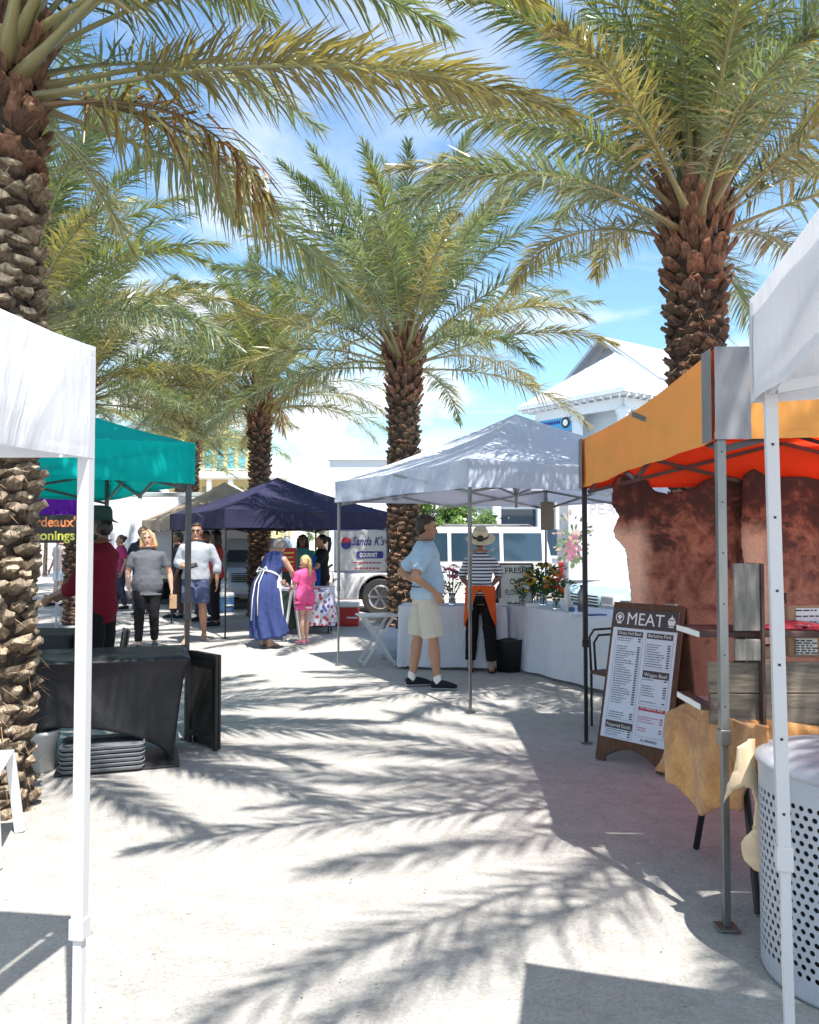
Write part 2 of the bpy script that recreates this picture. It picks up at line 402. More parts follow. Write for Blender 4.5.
def mesh_np(name, V, FQ, FT, C, mat, smooth=False):
    V = np.concatenate(V); C = np.concatenate(C)
    q = np.concatenate(FQ) if FQ else np.zeros((0, 4), int); t = np.concatenate(FT) if FT else np.zeros((0, 3), int)
    me = bpy.data.meshes.new(name)
    me.vertices.add(len(V)); me.vertices.foreach_set('co', V.astype(np.float32).ravel())
    nlp = len(q) * 4 + len(t) * 3
    me.loops.add(nlp); me.loops.foreach_set('vertex_index', np.concatenate([q.ravel(), t.ravel()]).astype(np.int32))
    me.polygons.add(len(q) + len(t))
    ls = np.concatenate([np.arange(len(q)) * 4, len(q) * 4 + np.arange(len(t)) * 3]).astype(np.int32)
    me.polygons.foreach_set('loop_start', ls)
    me.update(calc_edges=True); me.validate()
    at = me.color_attributes.new('tint', 'FLOAT_COLOR', 'POINT')
    at.data.foreach_set('color', np.concatenate([C, np.ones((len(C), 1))], 1).astype(np.float32).ravel())
    if smooth: me.polygons.foreach_set('use_smooth', [True] * len(me.polygons))
    me.materials.append(mat); return me

def crown_mesh(seed, n=46, L=3.3, nl=80, emin=8, emax=84, extra=(), keep=None):
    rng = np.random.default_rng(seed); V, FQ, FT, C = [], [], [], []
    for i in range(n):
        g = i / (n - 1)                     # 0 = oldest and lowest
        az = i * 2.39996 + rng.normal(0, 0.12)
        e0 = R(emin + (emax - emin) * g ** 0.8) + rng.normal(0, 0.07)
        if keep and g < 0.8 and not any(a_ <= math.degrees(az) % 360 <= b_ for a_, b_ in keep): continue
        dr = R(54 - 24 * g) + rng.normal(0, 0.12)
        r0 = 0.17 * (1 - g) + 0.04; z0 = -0.30 + 0.55 * g
        kind = rng.random()
        if g < 0.3 and kind < 0.4: tint = (0.27, 0.235, 0.11)
        elif kind < 0.3: tint = (0.12, 0.17, 0.08)
        elif kind < 0.72: tint = (0.20, 0.25, 0.15)
        else: tint = (0.22, 0.25, 0.09)
        frond(rng, (r0 * math.cos(az), r0 * math.sin(az), z0), az, e0, L * (0.84 + 0.24 * rng.random()) * (1 - 0.18 * max(0, g - 0.7) / 0.3), dr, tint, V, FQ, FT, C, nl)
    for (az, e0, dr, LL, tint) in extra:
        frond(rng, (0.12 * math.cos(az), 0.12 * math.sin(az), 0.0), az, e0, LL, dr, tint, V, FQ, FT, C, nl, llen=0.46)
    return mesh_np('crown', V, FQ, FT, C, LEAF)

def trunk_mesh(seed, H, r=0.19, knob=False, lo=0.0, topk=1.0):
    rng = random.Random(seed); m = MB()
    dk = (0.055, 0.038, 0.028)
    prof = []
    for i in range(13):
        z = -0.1 + (H + 0.15) * i / 12
        rr = r * (1.0 + 0.18 * max(0, 1 - z / 0.5) + 0.12 * sm(H - 1.2, H, z))
        prof.append((rr if i < 12 else r * 0.6, z))
    m.lathe((0, 0, 0), prof, 20); m.c = [dk] * len(m.v)
    dz = 0.0086
    n = int((H + 0.25) / dz)
    for i in range(n):
        if rng.random() < 0.03: continue
        z = i * dz - 0.02
        az = i * 2.39996 + rng.uniform(-0.16, 0.16); z += rng.uniform(-.025, .025)
        top = sm(H - 1.35, H + 0.1, z)
        low = 1 - sm(0.2, 0.9, z)
        rr = r * (1.0 + 0.18 * max(0, 1 - z / 0.5) + 0.12 * top * topk) - 0.015
        ln = (0.075 + 0.20 * top ** 1.5 * topk) * rng.uniform(0.6, 1.4) * (1 - 0.45 * low)
        ang = R(46 + 18 * top + rng.uniform(-10, 12) - 22 * (1 - top) * (1 if knob else .6))
        W = (0.070 + (0.012 if knob else 0)) * rng.uniform(0.6, 1.35) * (1 - 0.35 * top); Tn = 0.036 * (1 - 0.35 * top) * (1.2 if knob else 1)
        d = Vector((math.cos(az) * math.cos(ang), math.sin(az) * math.cos(ang), math.sin(ang)))
        s_ = Vector((-math.sin(az), math.cos(az), 0)); nn = d.cross(s_)
        if nn.dot(Vector((math.cos(az), math.sin(az), 0))) < 0: nn = -nn
        b = Vector((math.cos(az) * rr, math.sin(az) * rr, z))
        rings = []
        cc = (0.27 + 0.09 * rng.random(), 0.17, 0.10)
        kk = 1 + 0.28 * rng.uniform(-1, 1); cc = tuple(x * kk for x in cc)
        if top > 0.35: body = (0.22, 0.115, 0.07)
        elif knob: body = (0.20, 0.15, 0.10); cc = tuple(x * kk for x in (0.46, 0.37, 0.27))
        else: body = (0.135, 0.092, 0.062)
        kb = rng.uniform(.55, 1.35); body = tuple(x * kb for x in body)
        cols = []
        for k, (f, wk) in enumerate(((0, 1.15), (0.45, 1.0), (0.85, 0.78), (1.0, 0.62))):
            c0 = b + d * (ln * f); ring = []
            for q in range(7):
                t = 2 * math.pi * q / 7
                jj = 1 + rng.uniform(-0.26, 0.26)
                sh = 0.6 if math.sin(t) < 0 else 1.0
                ring.append(c0 + s_ * (math.cos(t) * W * wk * jj) + nn * (math.sin(t) * Tn * wk * jj * sh) + d * rng.uniform(-.022, .018) * (k > 1))
            rings.append(ring)
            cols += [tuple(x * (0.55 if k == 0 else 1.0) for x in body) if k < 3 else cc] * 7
        m.rings(rings); m.c += cols
    # loose fibres
    for i in range(int(H * 150)):
        z = rng.uniform(0.1, H); az = rng.uniform(0, 6.283); rr = r + 0.05
        b = Vector((math.cos(az) * rr, math.sin(az) * rr, z)); d = Vector((math.cos(az + rng.uniform(-1, 1)), math.sin(az + rng.uniform(-1, 1)), rng.uniform(-1.2, 0.8))) * rng.uniform(.05, .12)
        s_ = Vector((-math.sin(az), math.cos(az), 0)) * 0.003
        m.add([b - s_, b + s_, b + d + s_ * .5, b + d - s_ * .5], [(0, 1, 2, 3)], (0.30, 0.2, 0.12))
    me = bpy.data.meshes.new('trunk'); me.from_pydata([tuple(v) for v in m.v], [], m.f)
    at = me.color_attributes.new('tint', 'FLOAT_COLOR', 'POINT')
    at.data.foreach_set('color', np.array([c + (1,) for c in m.c], dtype=np.float32).ravel())
    me.materials.append(BARK); return me

def palm(x, y, H, tm, cm, rz, label, sc_=1.0, lean=(0, 0)):
    t = thing('palm_tree', (x, y, 0), label, 'palm tree', 'palm trees along the market walk')
    a = bpy.data.objects.new('trunk', tm); col.objects.link(a); a.parent = t
    c = bpy.data.objects.new('crown', cm); col.objects.link(c); c.parent = t; c.location = (0, 0, H + 0.05); c.rotation_euler = (lean[0], lean[1], rz)
    a.rotation_euler = (0, 0, rz * 1.7); t.scale = (sc_,) * 3
    return t
TL = trunk_mesh(3, 4.45, 0.205, True, topk=0.55)
T1_ = trunk_mesh(5, 4.55, 0.225); T2_ = trunk_mesh(8, 4.4, 0.20); T3_ = trunk_mesh(11, 4.5, 0.19)
yl = (0.36, 0.32, 0.08)
CL = crown_mesh(21, 50, 3.3, 140, extra=[(R(-12), R(30), R(58), 3.3, yl), (R(12), R(44), R(62), 3.2, (0.2, 0.21, 0.06)), (R(-34), R(36), R(70), 3.2, (0.19, 0.19, 0.06))])
C1 = crown_mesh(22, 49, 3.0, 140, emin=18); C2 = crown_mesh(23, 52, 3.2, 130); C3 = crown_mesh(24, 60, 3.1, 100)
C4 = crown_mesh(27, 64, 4.0, 120, emin=14, keep=((92, 128), (158, 330)))
pl = palm(-2.45, 4.8, 4.45, TL, CL, 0, 'nearest palm on the left, thick knobbly trunk rising behind the white tent leg')
def dead(parent, z, az, L, seed):
    rng = np.random.default_rng(seed); V, FQ, FT, C = [], [], [], []
    frond(rng, (0.2 * math.cos(az), 0.2 * math.sin(az), z), az, R(6), L, R(72), (0.20, 0.095, 0.035), V, FQ, FT, C, 60, brown=1.0)
    o = bpy.data.objects.new('dead_frond', mesh_np('dead_frond', V, FQ, FT, C, LEAF)); col.objects.link(o); o.parent = parent
    o['label'] = 'brown dried frond drooping below the crown'; return o
dead(pl, 4.12, R(-6), 1.75, 4); dead(pl, 4.2, R(14), 1.6, 5)
p1 = palm(2.60, 7.35, 4.55, T1_, C1, 1.3, 'palm rising behind the orange tent with a stout brown trunk')
p2 = palm(-0.09, 12.3, 4.4, T2_, C2, 0.4, 'middle palm whose trunk stands behind the pale blue flower tent')
p3 = palm(-3.12, 17.0, 4.5, T3_, C3, 2.2, 'palm standing behind the dark navy tent')
dead(p3, 4.3, R(-60), 1.6, 9)
palm(-5.95, 22.2, 4.5, T3_, C3, 4.0, 'palm with its slim trunk between the tan tent and the yellow house')
palm(-7.7, 27.6, 4.4, T3_, C3, 5.3, 'farthest slim palm seen over the teal tent corner')
palm(3.55, 2.6, 4.55, T1_, C4, 0.0, 'palm just outside the right edge whose fronds shade the foreground sand')
palm(-4.95, 10.3, 4.4, T2_, C1, 3.6, 'palm left of the teal tent, its trunk out of view and crown hanging over it')
palm(-6.25, 15.4, 4.4, T3_, C2, 0.9, 'second palm back on the far left behind the teal tent')
palm(-9.7, 19.4, 4.5, T3_, C3, 1.7, 'third palm back on the far left with a hazy green crown')
palm(-12.2, 25.2, 4.6, T3_, C3, 3.0, 'fourth palm back on the far left edge')

# ---------------------------------------------------------------- tents
def tent(label, A, u, v, zb, zt, zp, mroof, mval, mleg, group=None, size=3.05, legs=(0, 1, 2, 3), legw=0.038, joint=0.95, footplate=True, sag=0.05, name='canopy_tent', cat='tent', lean0=(0, 0), panels=None, seed=0, inset=0.035, nb=2, far_legs=None, truss_mat=None, tz=0.0):
    A = Vector((A[0], A[1], 0)); u = Vector((u[0], u[1], 0)).normalized() * size; v = Vector((v[0], v[1], 0)).normalized() * size
    t = thing(name, A, label, cat, group)
    Cn = [A, A + u, A + u + v, A + v]; ctr = A + (u + v) / 2; pk = ctr + Vector((0, 0, zp))
    roof = MB()
    for i in range(4):
        a, b = Cn[i], Cn[(i + 1) % 4]; inn = (ctr - (a + b) / 2).normalized()
        def fn(s_, q, a=a, b=b, inn=inn, i=i):
            e = a.lerp(b, s_); e = e + inn * (0.035 * math.sin(math.pi * s_)) + Vector((0, 0, zt - 0.02 * math.sin(math.pi * s_)))
            p = e.lerp(pk, q)
            p.z -= sag * math.sin(math.pi * q) * (0.8 + 0.5 * math.sin(math.pi * s_))
            p.z += 0.012 * noise.noise(p * 2.2 + Vector((seed, 0, 0))) * math.sin(math.pi * q)
            return p
        roof.grid(fn, 26, 16)
    bm_fix(roof).build('canopy_roof', mroof, t, smooth=True)
    for i in range(4):
        a, b = Cn[i], Cn[(i + 1) % 4]; inn = (ctr - (a + b) / 2).normalized(); dd = (b - a).normalized()
        m = MB()
        def fn(s_, q, a=a, b=b, inn=inn, dd=dd, i=i):
            p = a.lerp(b, s_) - dd * (0.012 * (1 - 2 * s_)) - inn * 0.012 + inn * (0.035 * math.sin(math.pi * s_))
            z = (zt + 0.004) * (1 - q) + zb * q - 0.02 * math.sin(math.pi * s_) * (1 - q) + 0.006 * math.sin(s_ * 9 + i) * q
            k = q * 0.022 * noise.noise(Vector((s_ * 9 + i * 7 + seed, q * 1.2, seed)))
            k += q * 0.01 * math.sin(s_ * 41 + i) * noise.noise(Vector((s_ * 4, i, seed)))
            return p + inn * k - inn * 0.02 * q * math.sin(math.pi * s_) + Vector((0, 0, z))
        m.grid(fn, 60, 7)
        # hem and corner seams
        vo_ = m.build('valance', mval[i] if isinstance(mval, (list, tuple)) else mval, t, smooth=True, fixn=False)
        tp = MB()
        tp.grid(lambda s_, q: fn(s_, .91 + .09 * q) - inn * .003, 60, 1)
        tp.grid(lambda s_, q: fn(.012 * s_, q) - inn * .003, 1, 7); tp.grid(lambda s_, q: fn(1 - .012 * s_, q) - inn * .003, 1, 7)
        tp.build('hem_tape', mval[i] if isinstance(mval, (list, tuple)) else mval, vo_, smooth=True, fixn=False)
    for i in legs:
        c = Cn[i] + (ctr - Cn[i]).normalized() * inset
        ln = Vector((lean0[0], lean0[1], 0)) if i == 0 else Vector((0, 0, 0))
        m = MB(); rz = math.atan2(u.y, u.x); top = c + Vector((0, 0, zt - 0.03))
        jt = c + ln * (1 - joint / zt) + Vector((0, 0, joint)); ft = c + ln
        xx = Vector((math.cos(rz), math.sin(rz), 0))
        m.bar(jt, top, legw, legw, xx); m.bar(ft + Vector((0, 0, 0.01)), jt + Vector((0, 0, 0.1)), legw * 0.78, legw * 0.78, xx)
        m.bar(jt - Vector((0, 0, 0.03)), jt + Vector((0, 0, 0.03)), legw * 1.25, legw * 1.25, xx)
        mleg_ = far_legs if (far_legs and i) else mleg; lg = m.build('leg', mleg_, t, bevel=0.003)
        MB().box(c + ln + Vector((0, 0, 0.006)), (0.085, 0.085, 0.008), rz).build('foot_plate', mleg, lg, bevel=0.003)
        h = MB()
        for k in range(7): h.box(jt + (top - jt) * ((k + .6) / 7.5) + xx.cross(Vector((0, 0, 1))) * (legw / 2), (0.006, 0.003, 0.006), rz)
        h.build('pin_holes', M['black'], lg)
    for i in range(4):
        a, b = Cn[i] + (ctr - Cn[i]).normalized() * 0.05, Cn[(i + 1) % 4] + (ctr - Cn[(i + 1) % 4]).normalized() * 0.05
        m = MB(); zz = (zt - 0.03, zb - 0.035 + tz)
        for k in range(nb):
            s0, s1 = k / nb, (k + 1) / nb
            for (z0, z1, o_) in ((zz[0], zz[1], -1), (zz[1], zz[0], 1)):
                off = (ctr - (a + b) / 2).normalized() * (0.012 * o_)
                m.bar(a.lerp(b, s0) + off + Vector((0, 0, z0)), a.lerp(b, s1) + off + Vector((0, 0, z1)), 0.014, 0.028, (0, 0, 1))
        m.build('truss', truss_mat or mleg, t)
    m = MB(); m.tube([ctr + Vector((0, 0, zb - 0.1)), pk - Vector((0, 0, 0.03))], 0.018)
    for i in range(4):
        cc = Cn[i] + (ctr - Cn[i]).normalized() * 0.05
        kz = zt + (zp - zt) * 0.42
        mid = cc.lerp(ctr, 0.5)
        m.bar(cc + Vector((0, 0, zt - 0.06)), mid + Vector((0, 0, kz - 0.03)), 0.014, 0.026)
        m.bar(mid + Vector((0, 0, kz - 0.03)), ctr + Vector((0, 0, zb + 0.05)), 0.014, 0.026)
    m.build('peak_frame', truss_mat or mleg, t)
    return t
def bm_fix(m): return m

U_, S_ = (0.87, 0.49), (-0.5, 0.87)
near_l = tent('white tent at the left edge, nearest the viewer, with a white leg', (-0.962, 2.44), (-0.985, 0.17), (-0.17, -0.985), 1.80, 2.13, 2.95, M['fab_white'], M['fab_white'], M['white_metal'], legw=0.036, joint=0.42, seed=1, inset=0.004, tz=.05)
near_r = tent('white tent at the right edge, its white leg standing before the waste bin', (0.878, 2.05), (0.97, -0.24), (-0.24, -0.97), 1.90, 2.16, 2.9, M['fab_white'], M['fab_white'], M['white_metal'], legw=0.030, joint=0.78, seed=2, inset=0.03, tz=.06, lean0=(0.03, 0))
teal = tent('teal tent with dark legs over the black table', (-1.71, 6.45), (-0.85, -0.53), (-0.53, 0.85), 2.0, 2.32, 3.0, M['fab_teal'], M['fab_teal'], M['dark_metal'], seed=3, legw=0.04)
flower = tent('pale blue tent over the flower stand, dappled by palm shadows', (0.54, 7.45), (0.89, 0.45), (-0.45, 0.89), 2.04, 2.30, 3.05, M['fab_pale'], M['fab_pale'], M['steel'], size=3.25, seed=4, legw=0.03, name='flower_tent')
orange = tent('orange tent with a red underside over the meat stand', (1.262, 3.33), (1, -0.02), (0.03, 1), 1.965, 2.335, 2.62, M['fab_redorange'], M['fab_orange_val'], M['steel'], seed=5, truss_mat=M['dark_metal'], legw=0.036, sag=0.02, joint=0.76, inset=0.012, far_legs=M['black_metal'])  # truss and peak frame in darker metal: backlit shade put into their colour
# grey corner panels stitched on the orange valance
for (c, du, dv) in (((1.262, 3.33), (1, -0.02), (0.03, 1)), ((1.262 + .09, 3.33 + 3.05), (1, -0.02), (-0.03, -1))):
    m = MB(); a = Vector((c[0], c[1], 0)); u = Vector((du[0], du[1], 0)).normalized(); v = Vector((dv[0], dv[1], 0)).normalized()
    o_ = Vector((-0.024, -0.024 if dv[1] > 0 else 0.024, 0))
    def fn(s_, q):
        p = a + o_ + u * (0.145 * s_) + Vector((0, 0, 2.34 - 0.378 * q)); return p - v * (0.006 * noise.noise(Vector((s_ * 5, q * 6, 1))) + 0.004)
    m.grid(fn, 8, 10)
    def fn(s_, q):
        return a + o_ + v * (0.03 + 0.12 * s_ if dv[1] > 0 else 0.15 * s_) + Vector((-0.003, 0, 2.342 - 0.382 * q))
    m.grid(fn, 8, 10); m.build('corner_panel', M['fab_greypanel'], orange, smooth=True, fixn=False)
# far-left leg of the orange tent is dark
navy = tent('dark navy tent with thin black legs, standing mid distance', (-2.93, 13.0), (0.85, 0.53), (-0.53, 0.85), 1.76, 2.06, 2.72, M['fab_navy'], M['fab_navy'], M['black_metal'], seed=6, legw=0.03)
G2 = 'distant tents farther down the walk'
tent('tan tent dappled with shade between the teal and navy tents', (-4.9, 17.4), (0.85, 0.53), (-0.53, 0.85), 1.8, 2.05, 2.95, M['fab_tan'], M['fab_tan'], M['steel'], G2, seed=7, legw=0.03)
tent('small dark blue tent behind the teal tent leg', (-7.7, 21.0), (0.85, 0.53), (-0.53, 0.85), 1.9, 2.2, 3.05, M['fab_navy'], M['fab_navy'], M['black_metal'], G2, seed=8, legw=0.03)
tent('pale grey tent far back behind the teal tent', (-10.6, 26.5), (0.85, 0.53), (-0.53, 0.85), 2.0, 2.25, 3.0, M['fab_pale'], M['fab_pale'], M['steel'], G2, seed=9, legw=0.03)
tent('purple tent above the black seasonings sign', (-4.75, 12.0), (-0.87, -0.49), (-0.5, 0.87), 1.93, 2.2, 2.7, M['fab_purple'], M['fab_purple'], M['white_metal'], seed=10, legw=0.035)
tent('large white tent rising directly behind the navy tent peak', (-4.6, 24.0), (0.95, 0.3), (-0.3, 0.95), 2.2, 2.5, 4.2, M['fab_white'], M['fab_white'], M['white_metal'], G2, size=4.6, seed=11)
tent('white tent right of the large one, behind the food banner', (-1.4, 27.0), (0.95, 0.3), (-0.3, 0.95), 2.2, 2.5, 3.6, M['fab_white'], M['fab_white'], M['white_metal'], G2, size=4.0, seed=12)
tent('small white tent far down the walk by the yellow house', (-8.6, 31.0), (0.95, 0.3), (-0.3, 0.95), 2.3, 2.6, 3.9, M['fab_white'], M['fab_white'], M['white_metal'], G2, size=4.0, seed=13)
# ---------------------------------------------------------------- text
def text_mesh(parent, name, txt, mat, org, xdir, zdir, size, depth=0.002, bold=0.0, width=None, off=0.004, shear=0):
    cu = bpy.data.curves.new(name, 'FONT'); cu.body = txt; cu.size = size; cu.extrude = depth; cu.align_x = 'CENTER'; cu.offset = bold; cu.shear = shear; cu.resolution_u = 4
    ob = bpy.data.objects.new('tmp', cu); col.objects.link(ob)
    dg = bpy.context.evaluated_depsgraph_get(); dg.update()
    me = bpy.data.meshes.new_from_object(ob.evaluated_get(dg)); bpy.data.objects.remove(ob)
    xs = [v.co.x for v in me.vertices]; sx = 1
    if width and xs: sx = width / (max(xs) - min(xs))
    x = Vector(xdir).normalized(); z = Vector(zdir).normalized(); nrm = x.cross(z)
    org = Vector(org); wi = wmat(parent).inverted()
    for v in me.vertices:
        v.co = wi @ (org + x * (v.co.x * sx) + z * v.co.y + nrm * (v.co.z + off))
    me.materials.clear(); me.materials.append(mat)
    o = bpy.data.objects.new(name, me); col.objects.link(o); o.parent = parent; return o
M['ink_white'] = simple('ink_white', (0.78, 0.77, 0.75), 0.6, 0.02)
M['ink_black'] = simple('ink_black', (0.03, 0.03, 0.035), 0.6, 0.1)
M['ink_brown'] = simple('ink_brown', (0.07, 0.045, 0.045), 0.55, 0.15)
M['ink_red'] = simple('ink_red', (0.45, 0.03, 0.05), 0.6, 0.05)
M['ink_orange'] = simple('ink_orange', (0.85, 0.28, 0.10), 0.6, 0.05)
M['ink_yellow'] = simple('ink_yellow', (0.85, 0.80, 0.12), 0.6, 0.05)
M['ink_navy'] = simple('ink_navy', (0.03, 0.04, 0.22), 0.6, 0.05)
M['ink_grey'] = simple('ink_grey', (0.42, 0.43, 0.46), 0.6, 0.05)
M['paper'] = simple('paper', (0.66, 0.68, 0.75), 0.5, 0.02)
M['kraft'] = simple('kraft', (0.42, 0.26, 0.15), 0.8, 0.1)
M['brown_wood'] = woodm('brown_wood', (0.05, 0.022, 0.012), (0.15, 0.065, 0.03), 4, (8, 8, 1))
M['grey_wood'] = woodm('grey_wood', (0.035, 0.028, 0.022), (0.25, 0.205, 0.155), 3.2, (1, 3, 9))
M['grey_wood_v'] = woodm('grey_wood_v', (0.08, 0.07, 0.06), (0.29, 0.27, 0.235), 3.2, (9, 3, 1))
M['dark_wood'] = woodm('dark_wood', (0.03, 0.018, 0.015), (0.10, 0.05, 0.045), 4, (1, 6, 1))
M['glass'] = None
t = MT('glass_tinted'); t.b.inputs['Base Color'].default_value = (0.02, 0.045, 0.07, 1); t.b.inputs['Roughness'].default_value = 0.05; t.b.inputs['Specular IOR Level'].default_value = 0.9; M['glass_tinted'] = t.m
t = MT('clear_glass'); t.b.inputs['Base Color'].default_value = (0.9, 0.95, 0.95, 1); t.b.inputs['Roughness'].default_value = 0.02; t.b.inputs['Transmission Weight'].default_value = 0.95; t.b.inputs['IOR'].default_value = 1.3; M['clear_glass'] = t.m
def paint(name, c):
    t = MT(name); t.b.inputs['Base Color'].default_value = tuple(c) + (1,); t.b.inputs['Roughness'].default_value = 0.3; t.b.inputs['Coat Weight'].default_value = 0.6; t.b.inputs['Coat Roughness'].default_value = 0.05
    v = t.coord(); f = t.noise(v, 1.5, 4); t.l(t.ramp(f, [(0.3, tuple(x * .93 for x in c)), (0.7, c)]), t.b.inputs['Base Color']); return t.m
M['car_white'] = paint('car_white', (0.72, 0.72, 0.72)); M['car_blue'] = paint('car_blue', (0.38, 0.52, 0.60)); M['car_silver'] = paint('car_silver', (0.38, 0.45, 0.52))
M['chrome'] = simple('chrome', (0.6, 0.6, 0.62), 0.15, 0.05, metal=1.0)
M['lens_red'] = simple('lens_red', (0.28, 0.01, 0.01), 0.2, 0.05); M['lens'] = simple('lens', (0.6, 0.62, 0.65), 0.1, 0.05)

# ---------------------------------------------------------------- meat stand
def hide_material(name, mode):
    t = MT(name); v = t.coord(); vz = t.n('ShaderNodeSeparateXYZ'); t.l(v, vz.inputs[0])
    fine = t.noise(t.coord((1, 1, 0.3)), 160, 5, 0.75, 0.3); big = t.noise(v, 3.4, 6, 0.66, 1.5); md = t.noise(v, 9, 6, 0.65)
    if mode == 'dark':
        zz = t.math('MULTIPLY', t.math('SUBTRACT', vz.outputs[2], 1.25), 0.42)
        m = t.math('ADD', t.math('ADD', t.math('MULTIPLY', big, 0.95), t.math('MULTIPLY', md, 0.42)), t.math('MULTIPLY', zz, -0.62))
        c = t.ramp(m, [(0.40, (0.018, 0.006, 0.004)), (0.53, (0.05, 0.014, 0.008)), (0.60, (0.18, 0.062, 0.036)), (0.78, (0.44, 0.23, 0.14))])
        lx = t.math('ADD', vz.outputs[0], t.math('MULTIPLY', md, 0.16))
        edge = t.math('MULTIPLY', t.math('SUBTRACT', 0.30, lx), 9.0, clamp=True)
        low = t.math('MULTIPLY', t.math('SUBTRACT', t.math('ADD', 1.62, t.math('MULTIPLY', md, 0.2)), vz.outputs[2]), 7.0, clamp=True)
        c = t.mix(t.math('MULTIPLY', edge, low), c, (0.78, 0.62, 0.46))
    else:
        lx = t.math('MULTIPLY', t.math('SUBTRACT', big, 0.42), 5.0, clamp=True)
        c = t.mix(lx, (0.42, 0.16, 0.03), (0.66, 0.33, 0.09))
        c = t.mix(t.math('MULTIPLY', t.math('SUBTRACT', md, 0.56), 6.0, clamp=True), c, (0.24, 0.10, 0.03))
    c = t.mix(0.55, c, t.ramp(fine, [(0.3, (0.5, 0.5, 0.5)), (0.7, (1.3, 1.3, 1.3))]), 'MULTIPLY')
    t.l(c, t.b.inputs['Base Color']); t.b.inputs['Roughness'].default_value = 0.6; t.b.inputs['Sheen Weight'].default_value = 0.3
    t.l(t.bump(t.math('ADD', fine, t.math('MULTIPLY', md, 0.3)), 0.6, 0.012), t.b.inputs['Normal']); return t.m
M['hide_dark'] = hide_material('hide_dark', 'dark'); M['hide_tan'] = hide_material('hide_tan', 'tan')
M['hide_skin'] = simple('hide_skin', (0.74, 0.56, 0.36), 0.8, 0.15, 8, 0.4)
def inpoly(p, poly):
    x, y = p; c = False; n = len(poly)
    for i in range(n):
        x1, y1 = poly[i]; x2, y2 = poly[(i + 1) % n]
        if (y1 > y) != (y2 > y) and x < (x2 - x1) * (y - y1) / (y2 - y1) + x1: c = not c
    return c
def sheet(poly, fn3, step, name, mat, parent, solid=0.008, rag=0.3, seed=0):
    """fill a 2-D outline with a fine grid, map through fn3 -> one cloth mesh"""
    rng = random.Random(seed)
    xs = [p[0] for p in poly]; ys = [p[1] for p in poly]
    nx = int((max(xs) - min(xs)) / step) + 2; ny = int((max(ys) - min(ys)) / step) + 2
    bm = bmesh.new(); vs = [bm.verts.new((p[0], p[1], 0)) for p in poly]
    f = bm.faces.new(vs)
    for i in range(1, nx):
        bmesh.ops.bisect_plane(bm, geom=bm.verts[:] + bm.edges[:] + bm.faces[:], plane_co=(min(xs) + i * step, 0, 0), plane_no=(1, 0, 0))
    for i in range(1, ny):
        bmesh.ops.bisect_plane(bm, geom=bm.verts[:] + bm.edges[:] + bm.faces[:], plane_co=(0, min(ys) + i * step, 0), plane_no=(0, 1, 0))
    bm.verts.index_update()
    wi = wmat(parent).inverted()
    for v in bm.verts:
        q = (v.co.x, v.co.y)
        if v.is_boundary and rag: q = (q[0] + rng.uniform(-1, 1) * step * rag, q[1] + rng.uniform(-1, 1) * step * rag)
        v.co = wi @ fn3(*q)
    me = bpy.data.meshes.new(name); bm.to_mesh(me); bm.free()
    me.polygons.foreach_set('use_smooth', [True] * len(me.polygons)); me.materials.append(mat)
    o = bpy.data.objects.new(name, me); col.objects.link(o); o.parent = parent
    if solid: s_ = o.modifiers.new('s', 'SOLIDIFY'); s_.thickness = solid; s_.offset = 0
    return o
def px2(poly, d): return [(P(a, b, d).x, P(a, b, d).z) for a, b in poly]
dh = 6.31
h1 = thing('cowhide', PX(625, dh, 0), 'dark brown cowhide with a cream edge, hung behind the menu board', 'cowhide', 'cowhides hung in the meat stand')
o1 = px2([(614, 482), (620, 474), (634, 474), (648, 480), (655, 490), (668, 494), (690, 490), (705, 480), (722, 474), (740, 478), (757, 484), (757, 730), (700, 728), (650, 735), (622, 722), (620, 640), (632, 600), (628, 560), (626, 548), (616, 538), (614, 530), (621, 516), (613, 505)], dh)
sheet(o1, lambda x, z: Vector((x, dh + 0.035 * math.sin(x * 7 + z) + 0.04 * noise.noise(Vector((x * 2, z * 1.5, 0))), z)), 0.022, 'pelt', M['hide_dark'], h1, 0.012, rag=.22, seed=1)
h2 = thing('cowhide', PX(745, dh - .03, 0), 'reddish brown cowhide hung behind the wooden shelf, right of the cream edged one', 'cowhide', 'cowhides hung in the meat stand')
o2 = px2([(742, 476), (752, 469), (770, 478), (800, 476), (830, 480), (860, 474), (900, 480), (960, 478), (1000, 484), (1000, 730), (900, 720), (800, 735), (744, 725), (746, 600), (740, 540)], dh - .03)
sheet(o2, lambda x, z: Vector((x, dh - 0.03 + 0.04 * math.sin(x * 6 + 1) + 0.04 * noise.noise(Vector((x * 2, z * 1.5, 5))), z)), 0.022, 'pelt', M['hide_dark'], h2, 0.012, rag=.22, seed=2)

